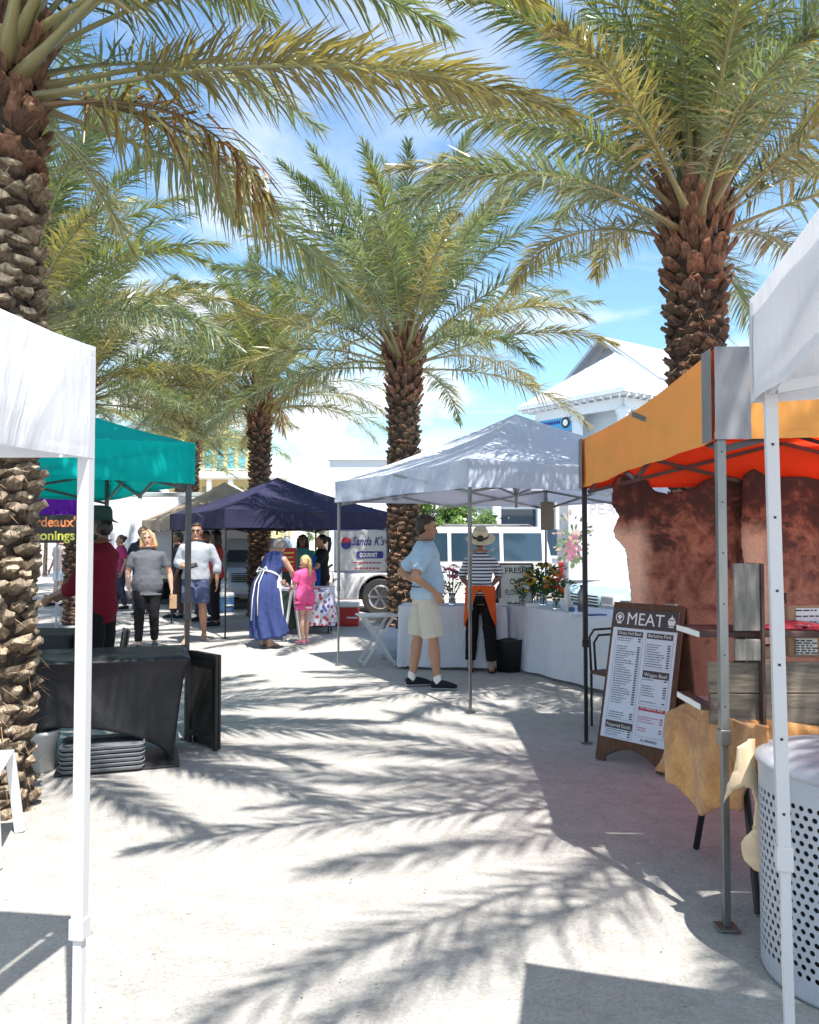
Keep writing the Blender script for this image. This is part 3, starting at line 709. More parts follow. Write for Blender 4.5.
# menu board
def a_frame():
    bl = Vector((1.325, 5.91, 0)); br = Vector((1.692, 5.465, 0)); xd = (br - bl).normalized(); W = (br - bl).length
    nb = Vector((xd.y * -1, xd.x, 0))           # away from the viewer
    tiltv = (nb * 0.24 + Vector((0, 0, 1.10))); zd = tiltv.normalized(); Hh = 1.13
    root = thing('menu_board', bl, 'dark brown A-frame board headed MEAT with a white price list', 'menu board')
    fr = zd.cross(xd); front = -fr if fr.dot(nb) > 0 else fr
    def q(s_, h, o_=0): return bl + xd * (s_ * W) + zd * h + front * o_
    m = MB()
    # front leaf with arched cut-out at the foot
    pol = [q(0, 0), q(0.14, 0)] + [q(0.14 + 0.72 * k / 10, 0.035 + 0.075 * math.sin(math.pi * k / 10)) for k in range(11)] + [q(0.86, 0), q(1, 0), q(1, Hh), q(0, Hh)]
    m.prism(pol, -front, 0.025); m.build('front_leaf', M['brown_wood'], root, bevel=0.004)
    m = MB(); top = q(0, Hh); 
    b0 = bl + nb * 0.42; b1 = br + nb * 0.42
    m.prism([b0, b1, q(1, Hh - 0.01, -.03), q(0, Hh - 0.01, -.03)], nb, 0.022); m.build('rear_leaf', M['brown_wood'], root, bevel=0.004)
    for k in (0.15, 0.8):
        MB().box(q(k, Hh + 0.008, -0.02), (0.08, 0.03, 0.012), math.atan2(xd.y, xd.x)).build('hinge', M['steel'], root)
    panel = MB().prism([q(.045, .165, .002), q(.955, .165, .002), q(.955, 1.085, .002), q(.045, 1.085, .002)], front, 0.004).build('menu_sheet', M['paper'], root)
    def rect(x0, x1, z0, z1, mat, name, o_=.0075):
        return MB().prism([q(x0, z0, o_), q(x1, z0, o_), q(x1, z1, o_), q(x0, z1, o_)], front, 0.0012).build(name, mat, panel)
    rect(.045, .955, .945, 1.085, M['ink_brown'], 'header_band')
    o_ = 0.010
    def txt(s, sx, h, size, mat, width=None, bold=0.0): return text_mesh(panel, 'lettering', s, mat, q(sx, h), xd, zd, size, 0.0005, bold, width, off=o_)
    if xd.cross(zd).dot(front) < 0: pass
    txt('MEAT', .5, .972, .125, M['ink_white'], .30, 0.0)
    # round emblems
    for cxx, kind in ((.13, 0), (.87, 1)):
        e = MB(); c = q(cxx, 1.018, o_)
        ring = lambda r, o2: [c + xd * (r * math.cos(a)) + zd * (r * 1.0 * math.sin(a)) + front * o2 for a in [2 * math.pi * k / 20 for k in range(20)]]
        if kind == 0:
            e.rings([ring(.036, 0), ring(.036, .001), ring(.029, .001), ring(.029, 0)], cap=False)
            hd = [(-.02, .0), (-.012, .016), (.006, .02), (.018, .01), (.02, -.004), (.008, -.006), (.006, -.02), (-.006, -.02), (-.008, -.006)]
            e.prism([c + xd * a + zd * b for a, b in hd], front, .0015)
            e.prism([c + xd * a + zd * b for a, b in [(-.02, -.045), (.02, -.045), (.016, -.036), (-.016, -.036)]], front, .0015)
        else:
            hd = [(-.022, -.03), (.022, -.03), (.03, .0), (.018, .02), (.006, .028), (0, .045), (-.006, .028), (-.018, .02), (-.03, .0)]
            e.prism([c + xd * a + zd * b for a, b in hd], front, .0012)
            e.prism([c + xd * a + zd * b for a, b in [(-.02, -.044), (.02, -.044), (.02, -.036), (-.02, -.036)]], front, .0012)
        e.build('emblem', M['ink_white'], panel)
        if kind: 
            MB().prism([c + xd * a + zd * b + front * .0015 for a, b in [(-.02, .004), (.02, .004), (.02, .010), (-.02, .010)]], front, .001).build('emblem_band', M['ink_brown'], panel)
    rng = random.Random(5)
    heads = [(.12, .49, .885, .925, 'ink_brown', 'Grass Fed Beef'), (.55, .91, .885, .925, 'ink_brown', 'Berkshire Pork'), (.55, .91, .615, .665, 'ink_brown', 'Wagyu Beef'), (.55, .91, .39, .415, 'ink_red', 'All Natural Beef'), (.10, .49, .235, .285, 'ink_brown', 'Preserved Goods')]
    for x0, x1, z0, z1, mt, s in heads:
        rect(x0, x1, z0, z1, M[mt], 'heading_band'); txt(s, (x0 + x1) / 2, z0 + .011, .034, M['ink_white'], (x1 - x0) * W * .88)
    m = MB()
    def rows(x0, x1, zt_, zb_, mt=None):
        z = zt_; mm = MB()
        while z > zb_:
            x = x0; e = x0 + (x1 - x0) * rng.uniform(.35, .8)
            if rng.random() < 0.16: z -= .026; continue
            while x < e:
                l = rng.uniform(.012, .05); mm.prism([q(x, z, .0078), q(min(x + l, e), z, .0078), q(min(x + l, e), z + .0048, .0078), q(x, z + .0048, .0078)], front, .0006); x += l + .008
            mm.prism([q(x1 - .05, z, .0078), q(x1 - .01, z, .0078), q(x1 - .01, z + .008, .0078), q(x1 - .05, z + .008, .0078)], front, .0006)
            z -= .0165
        return mm
    for x0, x1, a, b in ((.13, .48, .868, .31), (.12, .48, .222, .185), (.56, .90, .868, .69), (.56, .90, .60, .44)):
        rows(x0, x1, a, b).build('price_lines', M['ink_black'], panel)
    rows(.56, .90, .372, .235).build('price_lines', M['ink_red'], panel)
    for (x0, x1, z0, z1) in ((.10, .50, .30, .885), (.10, .50, .175, .285), (.54, .92, .68, .885), (.54, .92, .43, .615), (.54, .92, .215, .40)):
        mm = MB()
        for a in (((x0, z0), (x0 + .006, z1)), ((x1 - .006, z0), (x1, z1)), ((x0, z0), (x1, z0 + .003))):
            (a0, b0_), (a1, b1_) = a; mm.prism([q(a0, b0_, .0072), q(a1, b0_, .0072), q(a1, b1_, .0072), q(a0, b1_, .0072)], front, .0004)
        mm.build('list_border', M['ink_grey'], panel)
    txt('ALL PRESERVED', .73, .185, .022, M['ink_brown'], .13)
a_frame()

# table with draped hide
tb_ = thing('folding_table', (1.42, 3.45, 0), 'long folding table under the tan hide in the meat stand', 'table')
MB().box((2.35, 3.86, 0.745), (1.9, 0.70, 0.03)).build('table_top', M['grey_plastic'], tb_, bevel=0.005)
for x in (1.47, 3.2):
    for y, y2 in ((3.56, 3.46), (4.02, 4.20)):
        MB().tube([(x, y + (0.12 if y < 3.8 else -.1), 0.73), (x - .02, y2, 0.0)], 0.016).build('leg', M['black_metal'], tb_)
    MB().tube([(x, 3.60, 0.42), (x, 4.05, 0.42)], 0.012).build('cross_brace', M['black_metal'], tb_)
hd = thing('tan_hide', (1.4, 3.6, 0.76), 'golden tan cowhide draped over the table end behind the grey tent leg', 'cowhide')
# hanging part, through a vertical plane at the table's end
A_ = Vector((1.235, 4.35, 0)); B_ = Vector((1.345, 3.36, 0))
dab = (B_ - A_); Lab = dab.length; dab.normalize(); nab = Vector((-dab.y, dab.x, 0))
def on_plane(px, py):
    r = ray(px, py); n_ = nab; k = (A_ - Vector((0, 0, 0))).dot(n_) / (r.x * n_.x + r.y * n_.y)
    p = Vector((r.x * k, r.y * k, CAMZ + r.z * k)); return ((p - A_).dot(dab), p.z)
ol = [on_plane(*p) for p in [(691, 700), (683, 704), (670, 712), (666, 735), (660, 752), (655, 770), (668, 777), (682, 785), (690, 800), (700, 814), (712, 815), (722, 806), (733, 812), (744, 806), (752, 790), (762, 770), (768, 745), (766, 726), (742, 722), (715, 712)]]
def hang(u_, z):
    k = sm(0.76, 0.45, z); fold = 0.028 * math.sin(u_ * 17 + z * 3) * k + 0.03 * noise.noise(Vector((u_ * 4, z * 3, 2)))
    out_ = 0.05 * (1 - sm(0.5, 0.8, z))
    p = A_ + dab * u_ - nab * 0; side = Vector((-1, -0.15, 0)).normalized()
    return p + side * (fold + out_ * 0.3) + Vector((0, 0, z))
sheet(ol, hang, 0.022, 'hanging_hide', M['hide_tan'], hd, 0.01, rag=.1, seed=3)
def topf(u_, v_):
    y = 3.40 + 0.55 * v_; xl = A_.x + (y - A_.y) * (B_.x - A_.x) / (B_.y - A_.y) - .01; x = xl + (3.25 - xl) * u_
    z = 0.775 + 0.02 * noise.noise(Vector((x * 5, y * 5, 1))) + 0.02 * math.sin(x * 11 + y * 3) * (1 - v_) 
    z -= max(0, xl + .07 - x) ** 1.0 * .5
    if y < 3.5: z -= (3.5 - y) * 1.4
    return Vector((x, y, z))
MB().grid(topf, 50, 24).build('top_hide', M['hide_tan'], hd, smooth=True, solid=0.01)
# cream underside flap hanging by the bin
ol2 = [(735, 745), (748, 738), (765, 742), (772, 760), (770, 800), (768, 830), (764, 872), (752, 868), (744, 858), (742, 842), (750, 826), (752, 800), (748, 786), (740, 784), (733, 790), (727, 806), (728, 790), (733, 768)]
dF = 3.22
def flap(x, z): return Vector((x, dF + 0.03 * math.sin(x * 30 + z * 5) + 0.02 * noise.noise(Vector((x * 8, z * 6, 3))), z))
sheet(px2(ol2, dF), flap, 0.022, 'hide_flap', M['hide_skin'], hd, 0.008, rag=.1, seed=4)
ol3 = [(744, 842), (752, 826), (756, 800), (772, 800), (770, 872), (752, 868), (744, 858)]
sheet(px2(ol3, dF + .045), lambda x, z: flap(x, z) + Vector((0, .045, 0)), 0.022, 'hide_flap', M['hide_tan'], hd, 0.008, rag=.1, seed=4)

# wooden display
ds = thing('wooden_shelf_stand', (1.45, 3.6, 0.79), 'weathered grey plank stand with dark shelves on the hide covered table', 'display stand')
def pl_(x0, x1, y0, y1, z0, z1, name, mat): return MB().box(((x0 + x1) / 2, (y0 + y1) / 2, (z0 + z1) / 2), (x1 - x0, y1 - y0, z1 - z0)).build(name, mat, ds, bevel=0.004)
pl_(1.272, 2.75, 3.50, 3.522, 0.905, 1.035, 'front_plank', M['grey_wood']); pl_(1.275, 2.75, 3.50, 3.522, 0.772, 0.901, 'front_plank', M['grey_wood'])
pl_(1.372, 1.482, 3.47, 3.492, 1.17, 1.455, 'post_plank', M['grey_wood_v']); pl_(1.372, 1.482, 3.47, 3.492, 1.045, 1.135, 'post_plank', M['grey_wood_v'])
pl_(1.482, 1.497, 3.46, 3.62, 0.775, 1.455, 'post_edge', M['dark_wood']); pl_(1.40, 1.44, 3.524, 3.56, 0.79, 1.2, 'inner_post', M['dark_wood'])
s1 = pl_(1.235, 2.75, 3.50, 3.80, 1.14, 1.165, 'shelf', M['dark_wood']); s2 = pl_(1.215, 1.268, 3.44, 3.74, 0.845, 0.87, 'shelf', M['dark_wood'])
MB().box((1.233, 3.65, 1.1525), (0.004, 0.29, 0.024)).build('painted_end', M['white_plastic'], s1); MB().box((1.213, 3.59, 0.8575), (0.004, 0.29, 0.024)).build('painted_end', M['white_plastic'], s2)
M['red_wrap'] = simple('red_wrap', (0.45, 0.05, 0.07), 0.35, 0.25, 9, 0.3)
rng = random.Random(2)
gp = 'red wrapped meat packets on the shelf'
for i, (x, y, rz) in enumerate(((1.62, 3.60, .3), (1.72, 3.66, -.4), (1.80, 3.58, .8), (1.92, 3.66, .1), (1.53, 3.66, 1.1))):
    m = MB(); m.grid(lambda u, v: (x + math.cos(rz) * (u - .5) * .17 - math.sin(rz) * (v - .5) * .1, y + math.sin(rz) * (u - .5) * .17 + math.cos(rz) * (v - .5) * .1, 1.168 + .02 * (math.sin(math.pi * u) * math.sin(math.pi * v)) ** .5 + .006 * noise.noise(Vector((u * 6, v * 6, i))) + .006 * (i % 2)), 12, 8)
    tag(m.build('wrapped_packet', M['red_wrap'], smooth=True, solid=.004), ['crumpled red packet second along the upper shelf from the plank post', 'red packet third along the upper shelf, set slightly back', 'red packet turned crosswise, fourth along the upper shelf', 'red packet farthest from the plank post on the upper shelf', 'red packet turned on end, nearest the plank post on the shelf'][i], 'packet', gp)
def kbox(x, y, z, sx, sz, rz, label, lines):
    b = thing('kraft_box', (x, y, z), label, 'box', rz=rz)
    MB().box((0, 0, sz / 2), (sx, .10, sz)).build('carton', M['kraft'], b, local=True, bevel=.004)
    lb = MB().box((0.01, -.0525, sz * .5), (sx * .7, .003, sz * .72)).build('paper_label', M['ink_white'], b, local=True)
    m = MB()
    for k in range(lines):
        xx = -sx * .3
        while xx < sx * .28:
            l = rng.uniform(.01, .03); m.box((xx + l / 2, -.0548, sz * (.76 - .55 * k / max(1, lines - 1))), (l, .001, .006)); xx += l + .006
    m.build('handwriting', M['ink_black'], lb, local=True)
kbox(1.775, 3.74, 1.167, .17, .095, .1, 'brown carton with a white label standing on the upper shelf', 3)
kbox(1.745, 3.68, 1.037, .13, .098, -.12, 'brown carton with handwritten label under the upper shelf', 6)
MB_ = MB(); MB_.box((1.565, 3.62, 1.065), (.10, .08, .055)); tag(MB_.build('small_carton', M['kraft'], bevel=.004), 'small plain brown carton under the shelf beside the plank post', 'box')
j = thing('spice_jar', (1.735, 3.86, 1.167), 'small jar with dark lid and white label at the back of the shelf', 'jar')
MB().lathe((0, 0, 0), [(.0, 0), (.034, 0), (.036, .01), (.036, .105), (.03, .118)], 20).build('jar_body', M['dark_wood'], j, local=True, smooth=True)
MB().lathe((0, 0, .118), [(.035, 0), (.036, .002), (.036, .022), (.0, .024)], 20).build('lid', M['black'], j, local=True, smooth=True)
MB().box((-.012, -.035, .06), (.036, .006, .08)).build('paper_label', M['ink_white'], j, local=True)

# ---------------------------------------------------------------- perforated bin
bn = thing('litter_bin', (1.63, 2.98, 0), 'pale grey perforated steel litter bin with domed lid behind the right tent leg', 'litter bin')
def perf(R_, z0, z1, ncol, nrow, hr):
    m = MB(); dzz = (z1 - z0) / nrow; da = 2 * math.pi / ncol; seg = 12
    for j_ in range(nrow):
        for i in range(ncol):
            a0 = (i + (0.5 if j_ % 2 else 0)) * da; zc_ = z0 + (j_ + .5) * dzz; vs = []
            sq = []
            for k in range(seg):
                t_ = 2 * math.pi * k / seg + math.pi / 4; c_, s_ = math.cos(t_), math.sin(t_); mx = max(abs(c_), abs(s_))
                sq.append((c_ / mx * .5, s_ / mx * .5))
            for (u, v) in sq: vs.append((R_ * math.cos(a0 + u * da), R_ * math.sin(a0 + u * da), zc_ + v * dzz))
            for k in range(seg):
                t_ = 2 * math.pi * k / seg + math.pi / 4; vs.append((R_ * math.cos(a0 + hr * math.cos(t_) / R_), R_ * math.sin(a0 + hr * math.cos(t_) / R_), zc_ + hr * math.sin(t_)))
            m.add(vs, [(k, (k + 1) % seg, (k + 1) % seg + seg, k + seg) for k in range(seg)])
    return m
M['bin_paint'] = simple('bin_paint', (0.42, 0.44, 0.48), 0.4, 0.06, 3)
perf(.355, .075, .70, 68, 20, .0098).build('perforated_shell', M['bin_paint'], bn, local=True, solid=.003)
MB().lathe((0, 0, 0), [(.33, 0.0), (.352, .0), (.357, .01), (.357, .075), (.353, .075), (.35, .02)], 56, cap=False).build('base_ring', M['bin_paint'], bn, local=True, smooth=False)
MB().lathe((0, 0, 0), [(.353, .70), (.357, .70), (.357, .775), (.362, .785), (.362, .80), (.35, .80)], 56, cap=False).build('top_ring', M['bin_paint'], bn, local=True)
MB().lathe((0, 0, 0), [(.315, .02), (.315, .76)], 40, cap=False).build('inner_liner', M['black'], bn, local=True)
ld = MB().lathe((0, 0, 0), [(.368, .79), (.368, .805), (.34, .825), (.26, .845), (.16, .86), (.105, .865), (.095, .85), (.095, .72)], 56, cap=False).build('lid', simple('bin_lid', (0.40, 0.40, 0.44), .35, .06), bn, local=True, smooth=True)
MB().lathe((0, 0, 0), [(.107, .8625), (.107, .869), (.095, .869), (.095, .8625)], 40, cap=False).build('opening_rim', M['bin_paint'], ld, local=True)
bn.scale = (.97, .97, .94)
# ---------------------------------------------------------------- people
def remesh(m, name, mat, parent, vox=0.009, smooth_it=3, disp=None, local=True):
    me = bpy.data.meshes.new(name); me.from_pydata([tuple(v) for v in m.v], [], m.f)
    bm = bmesh.new(); bm.from_mesh(me); bmesh.ops.recalc_face_normals(bm, faces=bm.faces); bm.to_mesh(me); bm.free()
    ob = bpy.data.objects.new('tmp', me); col.objects.link(ob)
    r = ob.modifiers.new('r', 'REMESH'); r.mode = 'VOXEL'; r.voxel_size = vox; r.use_smooth_shade = True
    s_ = ob.modifiers.new('s', 'SMOOTH'); s_.factor = 0.5; s_.iterations = smooth_it
    dg = bpy.context.evaluated_depsgraph_get(); dg.update()
    nm = bpy.data.meshes.new_from_object(ob.evaluated_get(dg)); bpy.data.objects.remove(ob); bpy.data.meshes.remove(me)
    nm.name = name
    if disp:
        n = len(nm.vertices); nrm = [v.normal.copy() for v in nm.vertices]
        for v, k in zip(nm.vertices, nrm): v.co += k * disp(v.co)
    nm.materials.clear(); nm.materials.append(mat)
    nm.polygons.foreach_set('use_smooth', [True] * len(nm.polygons))
    o = bpy.data.objects.new(name, nm); col.objects.link(o); o.parent = parent
    return o
def limb(m, a, b, ra, rb, cap0=True, cap1=True, seg=12, bulge=0):
    a = Vector(a); b = Vector(b); d = (b - a); L = d.length; d.normalize()
    ra_ = ra if isinstance(ra, (int, float)) else max(ra); rb_ = rb if isinstance(rb, (int, float)) else max(rb)
    pts, rs = [], []
    if cap0:
        for t in (-0.95, -0.7, -0.35): pts.append(a + d * (ra_ * t)); rs.append(ra_ * math.sqrt(1 - t * t))
    for k in range(7):
        t = k / 6; pts.append(a + d * (L * t)); rs.append(ra_ + (rb_ - ra_) * t + bulge * math.sin(math.pi * min(1, t * 1.35)) )
    if cap1:
        for t in (0.35, 0.7, 0.95): pts.append(b + d * (rb_ * t)); rs.append(rb_ * math.sqrt(1 - t * t))
    m.tube(pts, rs, seg)
def skinm(name, c): 
    t = MT(name); v = t.coord(); t.l(t.ramp(t.noise(v, 9, 5), [(.3, tuple(x * .85 for x in c)), (.7, c)]), t.b.inputs['Base Color'])
    t.b.inputs['Roughness'].default_value = .5; t.b.inputs['Subsurface Weight'].default_value = .08; t.b.inputs['Subsurface Radius'].default_value = (.02, .008, .004); return t.m
SK = {'fair': skinm('skin_fair', (0.62, 0.36, 0.26)), 'tan': skinm('skin_tan', (0.46, 0.24, 0.15)), 'brown': skinm('skin_brown', (0.22, 0.11, 0.07))}
HM = {'brown': simple('hair_brown', (0.045, 0.025, 0.016), .5, .4, 20, .6, stretch=(3, 3, .5)), 'blond': simple('hair_blond', (0.62, 0.42, 0.20), .45, .3, 22, .6, stretch=(3, 3, .5)),
      'black': simple('hair_black', (0.014, 0.011, 0.01), .4, .3, 20, .5, stretch=(3, 3, .5)), 'grey': simple('hair_grey', (0.28, 0.25, 0.22), .6, .35, 20, .7, stretch=(3, 3, .6))}
CM = {}
def cloth(name, c, wr=.5, stripes=None):
    if name in CM: return CM[name]
    t = MT(name); v = t.coord((1, 1, .55)); base = t.ramp(t.noise(v, 5, 5), [(.3, tuple(x * .86 for x in c)), (.7, c)])
    if stripes:
        sp = t.n('ShaderNodeSeparateXYZ'); t.l(t.coord(), sp.inputs[0])
        s_ = t.math('GREATER_THAN', t.math('SINE', t.math('MULTIPLY', sp.outputs[2], stripes[0])), stripes[2]); base = t.mix(s_, base, tuple(stripes[1]))
    t.l(base, t.b.inputs['Base Color']); t.b.inputs['Roughness'].default_value = .9; t.b.inputs['Specular IOR Level'].default_value = .2
    t.l(t.bump(t.math('ADD', t.noise(v, 9, 4, .5, 1.4), t.math('MULTIPLY', t.noise(v, 320, 1), .05)), wr, .03), t.b.inputs['Normal'])
    CM[name] = t.m; return t.m
M['eye'] = simple('eye_dark', (0.02, 0.012, 0.01), .2, .0); M['lips'] = simple('lips', (0.40, 0.14, 0.12), .5, .05)

DEF = dict(hipR=(.09, 0, .93), hipL=(-.09, 0, .93), kneeR=(.10, .02, .50), kneeL=(-.10, .02, .50), ankR=(.11, -.02, .085), ankL=(-.11, -.02, .085),
           footR=(0.1, 1), footL=(-0.1, 1), elbR=(.27, -.04, 1.14), elbL=(-.27, -.04, 1.14), wrR=(.29, .06, .90), wrL=(-.29, .06, .90))
def person(label, loc, yaw, H=1.75, J=None, skin='fair', hair='brown', hairstyle='short', top=None, bottom=None, shoes=None, bend=0.0, hyaw=0, hpitch=0,
           girth=1.0, belly=0.0, vox=0.0095, child=False, group=None, hat=None, face=True, shsh=.185, neck_tilt=0.0, twist=0.0):
    """local frame: +Y is where the person faces, +X their right; yaw turns +Y (0 = away from the viewer)."""
    s = H / 1.75; j = dict(DEF); j.update(J or {})
    root = thing('person', loc, label, 'person', group, rz=yaw); root.scale = (s, s, s)
    piv = Vector((0, 0, .95)); Bm = Matrix.Rotation(-bend, 3, 'X') @ Matrix.Rotation(twist, 3, 'Z')
    def B(p):
        p = Vector(p); k = sm(.9, 1.1, p.z)
        q = piv + Bm @ (p - piv); return p.lerp(q, k) if k < 1 else q
    g = girth; hs = 1.22 if child else 1.05
    V3 = lambda k: Vector(j[k])
    shR, shL = B((shsh * g * .97, -.01, 1.378)), B((-shsh * g * .97, -.01, 1.378))
    def torso(m, inf=0.0, z0=.84, z1=1.52, flare=0):
        secs = [(.84, .13, .10, 0), (.90, .165, .115, -.005), (.97, .17, .12, -.01), (1.06, .152, .108, .0), (1.16, .145, .108, .005), (1.27, .165, .118, .008), (1.36, .18, .115, 0), (1.42, .165, .098, -.008), (1.46, .11, .075, -.01), (1.50, .062, .062, 0)]
        rings = []
        zs = [z for z in [z0] + [q[0] for q in secs if z0 + .012 < q[0] < z1 - .012] + [z1]]
        for z in zs:
            rx, ry, oy = .160, .112, -.003
            for a, b in zip(secs, secs[1:]):
                if a[0] <= z <= b[0] + 1e-6:
                    t = (z - a[0]) / (b[0] - a[0]); rx = a[1] + (b[1] - a[1]) * t; ry = a[2] + (b[2] - a[2]) * t; oy = a[3] + (b[3] - a[3]) * t; break
            bl = belly * math.exp(-((z - 1.04) / .13) ** 2)
            rx = rx * g + bl * .4 + inf; ry = ry * (g * .5 + .5) + bl * .5 + inf; oy += bl * .6
            fl = flare * max(0, (1.15 - z) / .3)
            rings.append([B((math.cos(a) * (rx + fl), oy + math.sin(a) * (ry + fl * .8), z)) for a in [2 * math.pi * k / 24 for k in range(24)]])
        m.rings(rings)
    body = MB(); torso(body)
    # neck and head
    nb_ = B((0, -.005, 1.44)); hc = B((0, .012, 1.635 if not child else 1.60))
    Hm = Bm @ Matrix.Rotation(hyaw, 3, 'Z') @ Matrix.Rotation(-hpitch, 3, 'X') @ Matrix.Rotation(neck_tilt, 3, 'Y')
    if bend > .5: Hm = Matrix.Rotation(bend * .35, 3, 'X') @ Hm
    hd = lambda x, y, z: hc + Hm @ (Vector((x, y, z)) * hs)
    limb(body, nb_, hd(0, -.012, -.06), .056, .052)
    body.ell(hd(0, -.008, .022), (.074 * hs, .094 * hs, .096 * hs), Hm); body.ell(hd(0, .018, -.045), (.056 * hs, .070 * hs, .070 * hs), Hm)
    body.ell(hd(0, .068, -.088), (.024 * hs, .022 * hs, .022 * hs), Hm)
    body.tube([hd(0, .080, .018), hd(0, .098, -.018), hd(0, .108, -.034), hd(0, .088, -.046)], [.009 * hs, .012 * hs, .016 * hs, .010 * hs], 8)
    for sx in (1, -1):
        body.ell(hd(sx * .075, -.008, -.008), (.010 * hs, .018 * hs, .030 * hs), Hm, 10, 6); body.ell(hd(sx * .034, .062, -.022), (.022, .02, .022), Hm, 8, 6)
    body.ell(hd(0, .076, .026), (.048 * hs, .016 * hs, .011 * hs), Hm, 10, 6); body.ell(hd(0, .083, -.064), (.024 * hs, .012 * hs, .012 * hs), Hm, 10, 6)
    # arms and hands
    hands = {}
    for sd, sh in (('R', shR), ('L', shL)):
        e, w_ = V3('elb' + sd), V3('wr' + sd); k = .92 if child else 1
        limb(body, sh, e, .052 * (g * .5 + .5), .040 * k, bulge=.002); limb(body, e, w_, .040 * k, .026 * k, bulge=.005)
        fd = (w_ - e).normalized(); hdv = Vector(j.get('hand' + sd, tuple((fd + Vector((0, .15, -.35))).normalized()))).normalized()
        pn = Vector(j.get('palm' + sd, ((-1 if sd == 'R' else 1), 0.1, 0))); pn = (pn - hdv * pn.dot(hdv)).normalized(); sv = hdv.cross(pn).normalized()
        if 'thumb' + sd in j and sv.dot(Vector(j['thumb' + sd])) < 0: sv = -sv
        elif 'thumb' + sd not in j and sv.dot(Vector((0, 1, 0.3))) < 0: sv = -sv
        pc = w_ + hdv * .048; hands[sd] = (w_ + hdv * .09, hdv, pn, sv)
        Rm = Matrix((sv, pn, hdv)).transposed(); body.ell(pc, (.040, .017, .056), Rm, 12, 8)
        for fi, (o_, ln) in enumerate(((.028, .068), (.0095, .078), (-.0095, .073), (-.028, .056))):
            b0 = w_ + hdv * .082 + sv * o_; cl = j.get('curl' + sd, .35)
            p1 = b0 + (hdv + pn * cl * .5 + sv * o_ * 2.5).normalized() * ln * .45; p2 = p1 + (hdv + pn * cl * 1.5 + sv * o_ * 1.5).normalized() * ln * .33; p3 = p2 + (hdv * .8 + pn * cl * 2.4).normalized() * ln * .25
            body.tube([b0 - hdv * .03, b0, p1, p2, p3], [.009, .0095, .009, .008, .0065], 8)
        t0 = w_ + hdv * .03 + sv * .025
        body.tube([t0 - sv * .02, t0, t0 + (sv * .8 + hdv * .9 + pn * .3).normalized() * .035, t0 + (sv * .55 + hdv * 1 + pn * .4).normalized() * .062], [.012, .0125, .0105, .008], 8)
    # legs and feet
    for sd in 'RL':
        h, k_, a = V3('hip' + sd), V3('knee' + sd), V3('ank' + sd); c = .86 if child else 1
        limb(body, h, k_, .088 * g * c, .056 * c, bulge=.004); limb(body, k_, a, .054 * c, .036 * c, bulge=.010 * c)
        body.ell(k_.lerp(a, .28) + Vector((0, -.018, 0)), (.044 * c, .046 * c, .10), None, 12, 8)
        f = Vector((j['foot' + sd][0], j['foot' + sd][1], 0)).normalized()
        ah = Vector((a.x, a.y, max(.0, a.z - .085)))
        fz = j.get('tip' + sd, 0)
        body.tube([ah - f * .045 + Vector((0, 0, .035 + fz)), ah + f * .0 + Vector((0, 0, .05 + fz * .6)), ah + f * .08 + Vector((0, 0, .040)), ah + f * .15 + Vector((0, 0, .026)), ah + f * .185 + Vector((0, 0, .018))],
                  [(.028, .03), (.036, .045), (.042, .032), (.044, .022), (.030, .014)], 12)
        j['_f' + sd] = (ah, f, fz)
    bo = remesh(body, 'body', SK[skin], root, vox, 2)
    if face:
        for sx in (1, -1):
            o = MB().ell(hd(sx * .032, .0835, .010), (.0115, .006, .0065), Hm, 10, 6).build('eye', M['eye'], root, local=True, smooth=True)
            MB().tube([hd(sx * .016, .094, .030), hd(sx * .034, .091, .034), hd(sx * .052, .079, .027)], [.003, .0035, .002], 6).build('eyebrow', HM[hair], root, local=True)
        MB().tube([hd(-.024, .086, -.064), hd(0, .0955, -.062), hd(.024, .086, -.064)], [.002, .005, .002], 8).build('mouth', M['lips'], root, local=True)
    # hair
    if hairstyle:
        m = MB()
        m.ell(hd(0, -.022, .036), (.080 * hs, .090 * hs, .090 * hs), Hm, 18, 12)
        if hairstyle == 'short': m.ell(hd(0, -.045, -.012), (.078 * hs, .066 * hs, .082 * hs), Hm); m.ell(hd(0, .045, .085), (.055 * hs, .035 * hs, .022 * hs), Hm)
        if hairstyle == 'curly': m.ell(hd(0, -.03, .02), (.10, .10, .10), Hm); m.ell(hd(0, -.05, -.03), (.09, .07, .07), Hm)
        if hairstyle in ('shoulder', 'long'):
            L_ = -.19 if hairstyle == 'shoulder' else -.30
            for sx in (-1, -.7, -.35, 0, .35, .7, 1):
                yb = -.075 + .075 * abs(sx); 
                m.tube([hd(sx * .07, yb, .06), hd(sx * .088, yb - .005, -.03), hd(sx * .092, yb - .01, -.11), hd(sx * .085, yb - .012, L_)], [.03, .033, .034, .018], 8)
            m.ell(hd(.03, .05, .085), (.05, .035, .02), Hm)
        if hairstyle in ('ponytail', 'bun'):
            m.ell(hd(0, -.05, .01), (.078 * hs, .065 * hs, .07 * hs), Hm)
            if hairstyle == 'ponytail': m.tube([hd(0, -.10, .07), hd(0, -.15, .05), hd(0, -.16, -.04), hd(.01, -.145, -.16), hd(.01, -.13, -.24)], [.02, .032, .038, .032, .01], 10)
            else: m.ell(hd(0, -.115, .05), (.045, .04, .045), Hm)
        remesh(m, 'hair', HM[hair], root, .010, 1, lambda co: .007 * noise.noise(Vector((co.x * 60, co.y * 60, co.z * 22))))
    # clothes
    fold = lambda amp, sx=7, sz=9: (lambda co: amp * noise.noise(Vector((co.x * sx, co.y * sx, co.z * sz))) + amp * .6 * noise.noise(Vector((co.x * sx * 2.3 + 5, co.y * sx * 2.3, co.z * sz * 1.7))))
